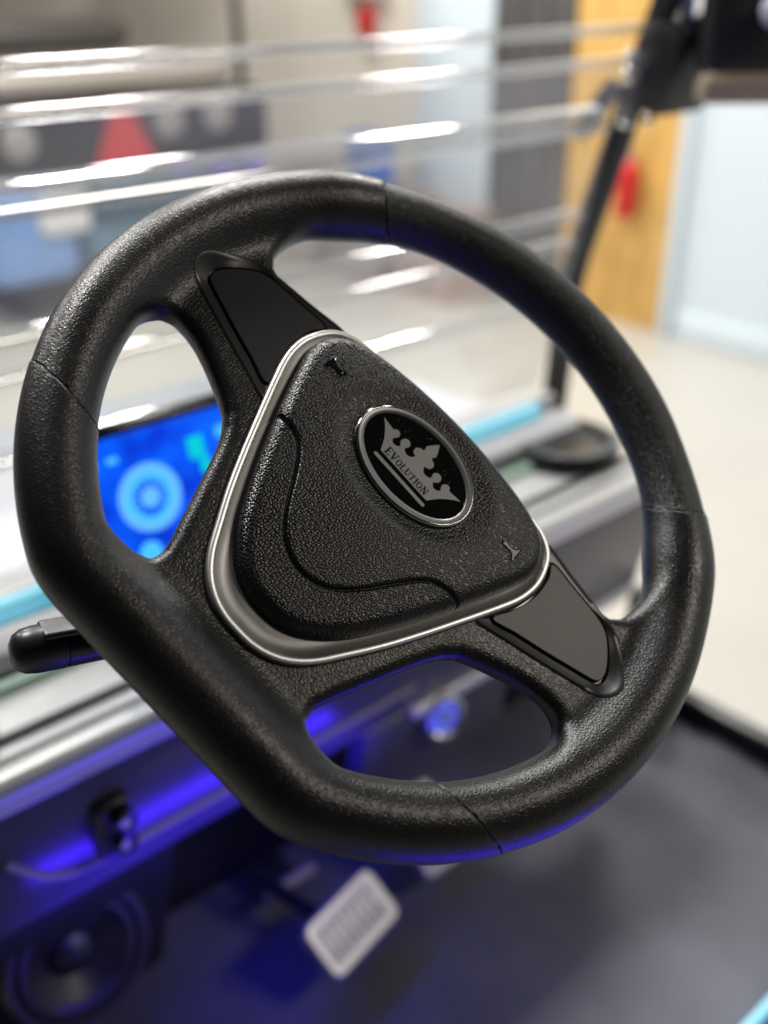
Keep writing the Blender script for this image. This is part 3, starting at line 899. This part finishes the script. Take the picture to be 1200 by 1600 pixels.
# centre console under the panel with chrome key switch
cc = dprism('console_panel', [(0.308, 0.5740), (0.330, 0.5740), (0.352, 0.455), (0.322, 0.455)], 0.235, 0.46, M_DLOW, dash, 0.006)
KP = Vector((0.342, 0.306, 0.547)) - DO
ks = lathe('key_switch', [(0.0265, -0.002), (0.0265, 0.006), (0.0245, 0.011), (0.0215, 0.0125), (0.0180, 0.009), (0.0175, 0.003)], KP, (-0.12, -1, 0.22), M_BOLT, dash, 40)
lathe('key_face', [(0.0178, 0.003), (0.012, 0.0055), (0.0, 0.006)], KP, (-0.12, -1, 0.22), mat('key_glow', (0.1, 0.1, 0.3), 0.2, emit=((0.10, 0.15, 1.0), 0.55)), ks, 30)
lathe('key_slot', [(0.0060, 0.0050), (0.0060, 0.011), (0.0, 0.0118)], KP, (-0.12, -1, 0.22), M_ALU, ks, 20)
# cup holders let into the tray at either end
for cx, cy, cz in ((0.640, 0.402, 0.738), (-0.168, 0.372, 0.738)):
    P_ = Vector((cx, cy, cz)) - DO
    c_ = lathe('cup_holder', [(0.044, 0.0005), (0.064, 0.0005), (0.068, 0.008), (0.064, 0.020), (0.054, 0.022), (0.048, 0.016), (0.046, 0.012), (0.0, 0.0115)], P_, (0, 0, 1), M_BLACK, dash, 40)

# =================================================================== DISPLAY
disp = empty('display_screen', (0.120, 0.392, 0.805))
disp.rotation_euler = (RAD(-16), 0, 0)
tag(disp, 'bright blue instrument display behind the left opening of the wheel', 'screen')
box('bezel', (0, 0.011, 0.062), (0.228, 0.018, 0.132), M_PIANO, disp, 0.006, None, 3)
scr = box('screen_panel', (0, 0.0010, 0.061), (0.212, 0.0016, 0.112), M_SCREEN, disp)
def disc(name, cx, cz, r0, r1, y, material, n=40, sxy=1.0):
    Vv = []; Fc = []
    for k in range(n):
        t = 2 * math.pi * k / n
        for r in (r0, r1):
            Vv.append((cx + r * math.cos(t) * sxy, y, cz + r * math.sin(t)))
    for k in range(n):
        a, b = 2 * k, 2 * ((k + 1) % n)
        Fc.append((a, a + 1, b + 1, b))
    me = pydata(name, Vv, Fc)
    b_ = bmesh.new(); b_.from_mesh(me)
    for f in b_.faces:
        if f.normal.y > 0:
            f.normal_flip()
    ex = bmesh.ops.extrude_face_region(b_, geom=b_.faces[:])
    bmesh.ops.translate(b_, vec=(0, -0.0002, 0), verts=[v for v in ex['geom'] if isinstance(v, bmesh.types.BMVert)])
    b_.to_mesh(me); b_.free()
    return obj(name, me, material, scr)
disc('dial_ring', -0.040, 0.058, 0.0225, 0.0300, -0.0008, M_SC3)
disc('dial_band', -0.040, 0.058, 0.0165, 0.0222, -0.0007, M_SC2)
disc('dial_centre', -0.040, 0.058, 0.0, 0.0090, -0.0008, M_SC3)
disc('status_icon', -0.052, 0.010, 0.0, 0.0110, -0.0008, M_SC2)
for k, (a, b, w, hh, mm_) in enumerate(((0.014, 0.088, 0.016, 0.020, M_SC4), (0.020, 0.070, 0.010, 0.014, M_SC4), (0.026, 0.046, 0.012, 0.010, M_SC2), (0.045, 0.095, 0.016, 0.010, M_SC2), (-0.090, 0.098, 0.018, 0.005, M_SC2), (-0.066, 0.098, 0.010, 0.005, M_SC2), (-0.092, 0.012, 0.014, 0.010, M_SC2), (0.070, 0.040, 0.020, 0.020, M_SC3))):
    box('screen_icon', (a, -0.0006, b), (w, 0.0006, hh), mm_, scr)
for k in range(11):
    a = RAD(215 - k * 25)
    box('dial_tick', (-0.040 + 0.0132 * math.cos(a), -0.0006, 0.058 + 0.0132 * math.sin(a)), (0.0016, 0.0006, 0.0036), M_SC3, scr, 0, Matrix.Rotation(-(a - math.pi / 2), 3, 'Y'))

# =================================================================== FOOTWELL
foot = empty('footwell', (0.25, 0.0, 0.31))
tag(foot, 'cart footwell with dark grey rubber mat and black firewall', 'footwell')
FO = Vector(foot.location)
def fbox(name, c, s, material, bevel=0.0, rot=None):
    return box(name, Vector(c) - FO, s, material, foot, bevel, rot)
fbox('floor_mat', (0.24, -0.04, 0.320), (1.12, 0.98, 0.020), M_MAT, 0.006)
fbox('floor_pan', (0.24, 0.0, 0.285), (1.13, 1.10, 0.045), M_FIRE, 0.004)
fbox('firewall', (0.24, 0.468, 0.515), (1.12, 0.03, 0.388), M_FIRE, 0.004)
fbox('kick_panel', (-0.15, 0.372, 0.448), (0.36, 0.012, 0.262), M_FIRE, 0.004, Matrix.Rotation(RAD(16), 3, 'X'))
fbox('seat_base_trim', (0.60, -0.062, 0.341), (0.40, 0.010, 0.014), M_CYANL, 0.002)
fbox('right_sill', (0.800, 0.16, 0.335), (0.026, 0.60, 0.06), M_BLACK, 0.008)
fbox('door_bolster', (0.795, 0.335, 0.42), (0.040, 0.085, 0.15), M_BLACK, 0.012)

# =================================================================== SPEAKER
spk = empty('speaker', (-0.078, 0.352, 0.468)); spk.scale = (1.15, 1.15, 1.15)
tag(spk, 'round black speaker in the violet lit kick panel, lower left', 'speaker')
sax = Vector((0, -0.96, 0.28)).normalized()
SO = Vector((0, 0, 0)) + sax * 0.002
lathe('speaker_ring', [(0.062, 0.0), (0.062, 0.006), (0.058, 0.010), (0.053, 0.010), (0.051, 0.005)], SO, sax, M_SURR, spk, 48)
lathe('surround', [(0.051, 0.005), (0.048, 0.009), (0.043, 0.0095), (0.039, 0.004)], SO, sax, M_SURR, spk, 48)
lathe('cone', [(0.039, 0.004), (0.030, -0.001), (0.016, -0.009)], SO, sax, M_CONE, spk, 48)
lathe('dust_cap', [(0.018, -0.008), (0.0165, 0.000), (0.011, 0.005), (0.0, 0.007)], SO, sax, M_CONE, spk, 40)

# =================================================================== PEDALS
def pedal(name, label, c, w, hgt, rotz, tilt, n_ribs, material, arm):
    p = empty(name, c); p.rotation_euler = (RAD(tilt), 0, RAD(rotz))
    tag(p, label, 'pedal')
    def rrect(w_, h_, r_):
        P = []
        for cx_, cy_, a0_ in ((1, 1, 0), (-1, 1, 90), (-1, -1, 180), (1, -1, 270)):
            for a_ in np.linspace(a0_, a0_ + 90, 7):
                P.append((cx_ * (w_ / 2 - r_) + r_ * math.cos(RAD(a_)), cy_ * (h_ / 2 - r_) + r_ * math.sin(RAD(a_))))
        return P
    pl_ = prism_z('pedal_plate', rrect(w, hgt, 0.012), -0.006, 0.006, material, p, 0.003)
    prism_z('tread', rrect(w - 0.022, hgt - 0.020, 0.006), 0.0055, 0.0072, M_TREAD, p, 0.0005)
    for k in range(n_ribs):
        xx_ = (k - (n_ribs - 1) / 2) * (w - 0.026) / n_ribs
        box('rib', (xx_, 0, 0.0080), (0.0040, hgt - 0.028, 0.0030), material, p, 0.001)
    tube('pedal_arm', arm, 0.008, M_POWDER, p, 12)
    return p
pedal('brake_pedal', 'silver ribbed brake pedal on the dark cart floor below the wheel', (0.170, 0.256, 0.400), 0.108, 0.062, 12, 40, 8, M_ALU, [(0, 0.0, -0.008), (0, 0.03, -0.05), (0, 0.10, -0.10)])
pedal('accelerator_pedal', 'small bright accelerator pedal half hidden under the bottom of the wheel', (0.318, 0.300, 0.402), 0.060, 0.100, 0, 50, 4, M_ALU, [(0, 0.0, -0.008), (0, 0.03, -0.04), (0, 0.09, -0.07)])
pb = empty('pedal_pivot', (0.172, 0.36, 0.375))
tag(pb, 'short dull metal pivot bar behind the brake pedal', 'pivot bar')
tube('pivot_bar', [(-0.035, 0.0, 0), (0.03, 0, 0)], 0.007, M_BEAD, pb, 12)
box('pivot_bracket', (0.0, 0.030, -0.005), (0.030, 0.06, 0.012), M_POWDER, pb, 0.002)

# =================================================================== WINDSHIELD
def ws_y(z):
    return 0.595 - 0.233 * (z - 0.70)
ws = empty('windshield', (0.28, 0.60, 0.80))
tag(ws, 'clear folding acrylic windshield with rounded horizontal rails beyond the wheel', 'windshield')
WO = Vector(ws.location)
def wpt(x, z, dy=0.0):
    return Vector((x, ws_y(z) + dy, z)) - WO
def pane(name, x0, x1, z0, z1, dy, th=0.005):
    a, b, c, d = wpt(x0, z0, dy), wpt(x1, z0, dy), wpt(x1, z1, dy), wpt(x0, z1, dy)
    n_ = (b - a).cross(d - a).normalized() * th
    Vv = [a, b, c, d, a + n_, b + n_, c + n_, d + n_]
    return obj(name, pydata(name, Vv, [(3, 2, 1, 0), (4, 5, 6, 7), (0, 1, 5, 4), (1, 2, 6, 5), (2, 3, 7, 6), (3, 0, 4, 7)]), M_PANE, ws)
pane('lower_pane', -0.30, 0.80, 0.735, 1.100, 0.0)
pane('upper_pane', -0.30, 0.845, 1.110, 1.165, -0.002)
def rail(name, x0, x1, z, R_, dy=0.0, M_=None):
    """moulded bead: a shallow arc turned up and towards the driver, flat at the back"""
    cy, cz = ws_y(z) + dy + 0.35 * R_, z - 0.62 * R_
    prof = [(cy - R_ * math.cos(RAD(a)), cz + R_ * math.sin(RAD(a))) for a in np.linspace(8, 84, 14)]
    prof += [(cy + 0.05 * R_, cz + 0.80 * R_), (cy - 0.50 * R_, cz + 0.12 * R_)]
    o = prism_x(name, [(y - WO.y, zz - WO.z) for y, zz in prof], x0 - WO.x, x1 - WO.x, M_ or M_RAIL, ws)
    smooth_by_angle(o.data, 25)
    return o
hl = [wpt(-0.30, 1.203)] + [wpt(x, 1.203) for x in (0.2, 0.6, 0.835)]
for a in np.linspace(80, -80, 9):
    hl.append(wpt(0.838 + 0.016 * math.cos(RAD(a)), 1.1855 + 0.0175 * math.sin(RAD(a))))
hl += [wpt(x, 1.168) for x in (0.835, 0.6, 0.2)] + [wpt(-0.30, 1.168)]
tube('top_hinge_loop', hl, 0.0065, M_RAIL, ws, 20)
rail('fold_rail', -0.30, 0.772, 1.108, 0.034, -0.002)
rail('ridge', -0.30, 0.79, 0.988, 0.014, 0, M_RIDGE)
rail('ridge', -0.30, 0.79, 0.950, 0.012, 0, M_RIDGE)
rail('ridge', -0.30, 0.79, 0.868, 0.018, 0, M_RIDGE)

cowl = empty('front_cowl', (0.23, 0.62, 0.60))
tag(cowl, 'pale silver front cowl of the cart sloping away beyond the windshield', 'cowl')
CO = Vector(cowl.location)
prism_x('hood', [(y - CO.y, z - CO.z) for y, z in ((0.612, 0.60), (1.18, 0.56), (1.20, 0.60), (1.17, 0.635), (0.95, 0.690), (0.75, 0.716), (0.612, 0.722))], -0.26 - CO.x, 0.72 - CO.x, mat('pale_silver_paint', (0.55, 0.57, 0.62), 0.28, 0.1, coat=0.5, var=(5, 0.08)), cowl, 0.012)
prism_x('nose_band', [(y - CO.y, z - CO.z) for y, z in ((1.202, 0.54), (1.24, 0.54), (1.24, 0.60), (1.202, 0.612))], -0.22 - CO.x, 0.68 - CO.x, mat('pale_teal_paint', (0.25, 0.52, 0.56), 0.25, coat=0.5), cowl, 0.008)
# =================================================================== ROOF POST + MIRROR
post = empty('roof_post', (0.84, 0.60, 0.70))
tag(post, 'slim black roof post leaning beside the right end of the windshield', 'post')
PO = Vector(post.location)
def pp(z, dx=0, dy=0):
    y = 0.5816 - 0.312 * (z - 0.884) if z > 0.884 else 0.5816 + 0.06 * (0.884 - z)
    return Vector((0.853 + dx, y + dy, z)) - PO
def flatbar(name, pts, w, d, material, parent):
    """rectangular bar along pts: w across X, d along the other direction"""
    Vv = []; Fc = []
    for i, p in enumerate(pts):
        t = (pts[min(i + 1, len(pts) - 1)] - pts[max(i - 1, 0)]).normalized()
        s = Vector((1, 0, 0)); s = (s - t * s.dot(t)).normalized(); u = t.cross(s)
        for a, b in ((-1, -1), (1, -1), (1, 1), (-1, 1)):
            Vv.append(p + s * a * w / 2 + u * b * d / 2)
    for i in range(len(pts) - 1):
        for k in range(4):
            Fc.append((i * 4 + k, i * 4 + (k + 1) % 4, (i + 1) * 4 + (k + 1) % 4, (i + 1) * 4 + k))
    Fc += [(3, 2, 1, 0), tuple((len(pts) - 1) * 4 + k for k in range(4))]
    me = pydata(name, Vv, Fc)
    b_ = bmesh.new(); b_.from_mesh(me); bmesh.ops.recalc_face_normals(b_, faces=b_.faces)
    bmesh.ops.bevel(b_, geom=list(b_.edges), offset=min(w, d) * 0.2, segments=2, profile=0.5, affect='EDGES')
    b_.to_mesh(me); b_.free()
    o = obj(name, me, material, parent); smooth_by_angle(me, 40)
    return o
flatbar('upright', [pp(0.64), pp(0.86), pp(0.91), pp(1.2), pp(1.75)], 0.027, 0.030, M_POWDER, post)
box('foot_plate', pp(0.645, -0.01, -0.03), (0.12, 0.13, 0.02), M_POWDER, post, 0.006)
br = box('clamp_bracket', pp(1.160, 0.038, -0.020), (0.105, 0.06, 0.105), M_POWDER, post, 0.008, Matrix.Rotation(RAD(16), 3, 'X'))
flatbar('windshield_clip', [pp(1.14, -0.026, 0.012), pp(1.11, -0.030, 0.026), pp(1.075, -0.034, 0.040)], 0.016, 0.022, M_POWDER, post)
for dx, z, dy, r in ((-0.028, 1.150, -0.004, 0.011), (-0.022, 1.098, -0.014, 0.010), (0.020, 1.200, -0.026, 0.011), (0.018, 1.095, -0.02, 0.007), (-0.030, 1.172, 0.004, 0.008)):
    q = pp(z, dx, dy)
    lathe('bolt', [(r, 0.0), (r, 0.006), (r * 0.7, 0.011), (0, 0.012)], q, (-0.6, -0.75, 0.25), M_BOLT, post, 20)
mir = empty('side_mirror', (0.90, 0.40, 1.10))
tag(mir, 'black side mirror on its arm at the top right, beside the roof post', 'mirror')
MO = Vector(mir.location)
tube('mirror_arm', [Vector((0.868, 0.462, 1.190)) - MO, Vector((0.885, 0.430, 1.215)) - MO, Vector((0.900, 0.395, 1.225)) - MO], 0.012, M_POWDER, mir, 14)
hs = box('mirror_housing', Vector((0.905, 0.385, 1.205)) - MO, (0.125, 0.045, 0.105), M_POWDER, mir, 0.016, Matrix.Rotation(RAD(-38), 3, 'Z'), 4)
box('mirror_reflection', Vector((0.900, 0.380, 1.140)) - MO, (0.120, 0.040, 0.036), M_TAN, mir, 0.012, Matrix.Rotation(RAD(-38), 3, 'Z'), 4)  # mirror face as a block, its brownish reflection painted on
lathe('mirror_knob', [(0.018, 0.0), (0.018, 0.012), (0.012, 0.02), (0, 0.021)], Vector((0.890, 0.352, 1.222)) - MO, (-0.6, -0.7, 0.2), M_BODYG, mir, 24)
flatbar('mirror_stay', [Vector((0.862, 0.452, 1.185)) - MO, Vector((0.873, 0.452, 1.30)) - MO], 0.014, 0.014, M_BODYG, mir)
flatbar('mirror_stay', [Vector((0.895, 0.405, 1.24)) - MO, Vector((0.905, 0.395, 1.34)) - MO], 0.020, 0.020, M_POWDER, mir)

# =================================================================== ROOM
fl = obj('floor', pydata('floor', [(-6, -5, 0), (8, -5, 0), (8, 9, 0), (-6, 9, 0)], [(0, 1, 2, 3)]), M_FLOOR); struct(fl)
ce = obj('ceiling', pydata('ceiling', [(-6, -5, 3.2), (8, -5, 3.2), (8, 9, 3.2), (-6, 9, 3.2)], [(3, 2, 1, 0)]), M_CEIL); struct(ce)
XW = 3.1
w1 = box('wall', (XW + 0.1, -1.55, 1.6), (0.2, 6.9, 3.2), M_WBLUE); struct(w1)
w2 = box('wall', (XW + 0.14, 5.45, 1.6), (0.2, 7.1, 3.2), M_WBEIGE); struct(w2)
bk = box('wall', (-1.5, 8.9, 1.6), (9.2, 0.2, 3.2), M_WBEIGE); struct(bk)
# plywood plank door
pd = empty('wooden_door', (XW, 2.16, 0.0))
tag(pd, 'yellow pine plank door in the wall behind the cart', 'door')
for k in range(4):
    box('plank', (0.015, -0.195 + k * 0.130, 1.25), (0.04, 0.126, 2.5), M_WOOD, pd, 0.004)
box('door_frame', (0.0, -0.285, 1.28), (0.07, 0.05, 2.56), M_WBLUE, pd, 0.004)
dd = empty('folding_door', (XW, 2.63, 0.0))
tag(dd, 'dark charcoal panelled folding door left of the wooden door', 'door')
for k in range(3):
    box('door_leaf', (0.02, -0.135 + k * 0.135, 1.25), (0.05, 0.128, 2.5), M_DOOR, dd, 0.006)
bd = empty('wall_panel', (XW, 3.07, 0.0))
tag(bd, 'pale blue upright wall panel between the dark door and the beige wall', 'panel')
box('panel_board', (0.02, 0.0, 1.25), (0.05, 0.44, 2.5), M_WBLUE, bd, 0.004)
box('door_handle', (-0.03, 0.17, 1.0), (0.03, 0.02, 0.14), M_BOLT, dd, 0.006)
box('skirting', (-0.008, -0.7, 0.05), (0.016, 0.75, 0.10), M_WBLUE, pd, 0.003)
fe = empty('fire_extinguisher', (XW - 0.055, 2.085, 0.42))
tag(fe, 'red fire extinguisher hanging on the yellow wooden door', 'fire extinguisher')
lathe('cylinder', [(0.0, 0.0), (0.036, 0.002), (0.040, 0.02), (0.040, 0.16), (0.032, 0.19), (0.016, 0.21), (0.0, 0.21)], (0, 0, 0), (0, 0, 1), M_RED, fe, 28)
lathe('valve', [(0.014, 0.21), (0.014, 0.25), (0.0, 0.255)], (0, 0, 0), (0, 0, 1), M_BOLT, fe, 18)
tube('hose', [(0, 0.012, 0.24), (-0.02, 0.05, 0.21), (-0.01, 0.055, 0.10)], 0.009, M_RUBBER, fe, 10)
sg = empty('wall_sign', (XW - 0.004, 3.63, 1.03))
tag(sg, 'small red square sign under a white board on the beige wall', 'sign')
box('red_square', (0, 0, 0), (0.016, 0.115, 0.125), M_RED, sg, 0.004)
box('white_board', (0.0, 0.02, 0.22), (0.016, 0.30, 0.22), M_WHITEB, sg, 0.004)
def crate(name, label, c, s, material, cat='bin'):
    e = empty(name, c); tag(e, label, cat)
    me = box_me(name, (0, 0, s[2] / 2), s, 0.0)
    b_ = bmesh.new(); b_.from_mesh(me)
    b_.faces.ensure_lookup_table()
    top = max(b_.faces, key=lambda f: f.calc_center_median().z)
    for v in top.verts:
        v.co.x *= 1.12; v.co.y *= 1.12
    ins_ = bmesh.ops.inset_region(b_, faces=[top], thickness=0.02)
    bmesh.ops.translate(b_, vec=(0, 0, -s[2] * 0.8), verts=list(top.verts))
    b_.to_mesh(me); b_.free()
    obj('tub', me, material, e)
    box('rim', (0, s[1] * 0.56, s[2]), (s[0] * 1.14, 0.025, 0.02), material, e, 0.004)
    box('rim', (0, -s[1] * 0.56, s[2]), (s[0] * 1.14, 0.025, 0.02), material, e, 0.004)
    return e
crate('storage_bin', 'upright blue plastic bin on a shelf box by the beige wall', (2.86, 3.33, 0.38), (0.14, 0.15, 0.22), M_BLUEB)
crate('cardboard_box', 'brown grey box on the floor under the blue bin', (2.86, 3.33, 0.0), (0.30, 0.42, 0.375), M_GREYB, 'box')
crate('storage_box', 'low reddish brown box on the floor in front of the dark door', (2.84, 2.86, 0.0), (0.24, 0.30, 0.36), mat('rust_box', (0.40, 0.30, 0.27), 0.6, var=(3, 0.3)), 'box')

# other cart parked ahead
oc = empty('golf_cart', (1.95, 3.9, 0.0))
tag(oc, 'parked blue golf cart with black rear panel and red triangle seen through the windshield', 'golf cart')
OO = Vector(oc.location)
def ob(name, c, s, material, bevel=0.02, rot=None):
    return box(name, Vector(c) - OO, s, material, oc, bevel, rot, 3)
ob('lower_body', (1.36, 3.9, 0.34), (0.36, 0.80, 0.34), M_BODYB, 0.06)
ob('body_middle', (1.80, 3.93, 0.33), (0.46, 0.74, 0.30), mat('dusty_teal_paint', (0.12, 0.24, 0.32), 0.3, coat=0.4), 0.06)
ob('body_corner', (2.28, 3.95, 0.40), (0.34, 0.70, 0.28), M_BODYT, 0.05)
ob('body_skirt', (1.86, 3.54, 0.46), (0.50, 0.10, 0.12), M_BODYT, 0.03)
ob('lilac_flap', (1.47, 3.49, 0.43), (0.20, 0.05, 0.15), M_WHITEB, 0.02)
ob('rear_panel', (1.86, 3.62, 0.685), (1.26, 0.14, 0.25), mat('rear_panel_black', (0.012, 0.012, 0.02), 0.35), 0.04)
for x, z in ((1.36, 0.69), (1.99, 0.715), (2.22, 0.72)):
    lathe('lamp_cover', [(0.066, 0.0), (0.066, 0.012), (0.05, 0.022), (0, 0.026)], Vector((x, 3.549, z)) - OO, (0, -1, 0), mat('grey_lens', (0.28, 0.27, 0.27), 0.35), oc, 28)
tri = [(-0.135, -0.12), (0.135, -0.12), (0.03, 0.105), (-0.03, 0.105)]
Vt = [(x + 1.785 - OO.x, 3.535 - OO.y, z + 0.682 - OO.z) for x, z in tri] + [(x + 1.785 - OO.x, 3.548 - OO.y, z + 0.682 - OO.z) for x, z in tri]
obj('red_triangle', pydata('red_triangle', Vt, [(0, 1, 2, 3), (7, 6, 5, 4), (0, 4, 5, 1), (1, 5, 6, 2), (2, 6, 7, 3), (3, 7, 4, 0)]), M_RED, oc)
ob('seat_back', (1.66, 3.80, 1.02), (0.62, 0.16, 0.11), mat('brown_black_vinyl', (0.05, 0.043, 0.04), 0.5), 0.05)
ob('seat', (1.85, 3.95, 0.86), (1.15, 0.5, 0.10), mat('pale_taupe_vinyl', (0.42, 0.38, 0.34), 0.5), 0.045)
for x in (2.02, 2.21, 2.37):
    ob('tail_lamp', (x, 3.52, 0.50), (0.095, 0.05, 0.085), M_VIOL, 0.02)
for x in (1.40, 2.30):
    t_ = lathe('wheel_tyre', [(0.10, -0.08), (0.20, -0.09), (0.22, -0.05), (0.22, 0.05), (0.20, 0.09), (0.10, 0.08)], Vector((x, 4.1, 0.22)) - OO, (1, 0, 0), M_RUBBER, oc, 30)
for x in (1.32, 2.42):
    tube('roof_strut', [Vector((x, 3.65, 0.80)) - OO, Vector((x, 3.7, 1.9)) - OO], 0.02, M_POWDER, oc, 10)
ob('roof', (1.87, 4.3, 1.93), (1.30, 1.7, 0.06), M_WHITEB, 0.02)

# ceiling lamps: tubes in rows
def lamp(x, y, lx, ly, label, col, watt):
    e = empty('ceiling_lamp', (x, y, 3.06)); tag(e, label, 'lamp', 'ceiling lamps')
    box('lamp_body', (0, 0, 0.055), (lx + 0.06, ly + 0.06, 0.07), M_WHITEB, e, 0.012)
    d = bpy.data.lights.new('lamp_light', 'AREA'); d.shape = 'RECTANGLE'; d.size = lx; d.size_y = ly
    d.color = col; d.energy = watt
    o = bpy.data.objects.new('lamp_light', d); COL.objects.link(o); o.parent = e; o.location = (0, 0, 0.012)
    return e
for y, nm, xs in ((1.5, 'nearer', (-0.1, 1.15, 2.45)), (3.7, 'farther', (-0.8, 0.7, 2.2))):
    for x, side in zip(xs, ('left', 'middle', 'right')):
        lamp(x, y, 0.34, 0.42, '%s of the three white ceiling lamps in the %s row ahead' % (side, nm), (1.0, 0.97, 0.93), 50)
lamp(1.72, -1.98, 1.3, 0.55, 'warm white ceiling lamp behind the driver', (1.0, 0.90, 0.78), 40)
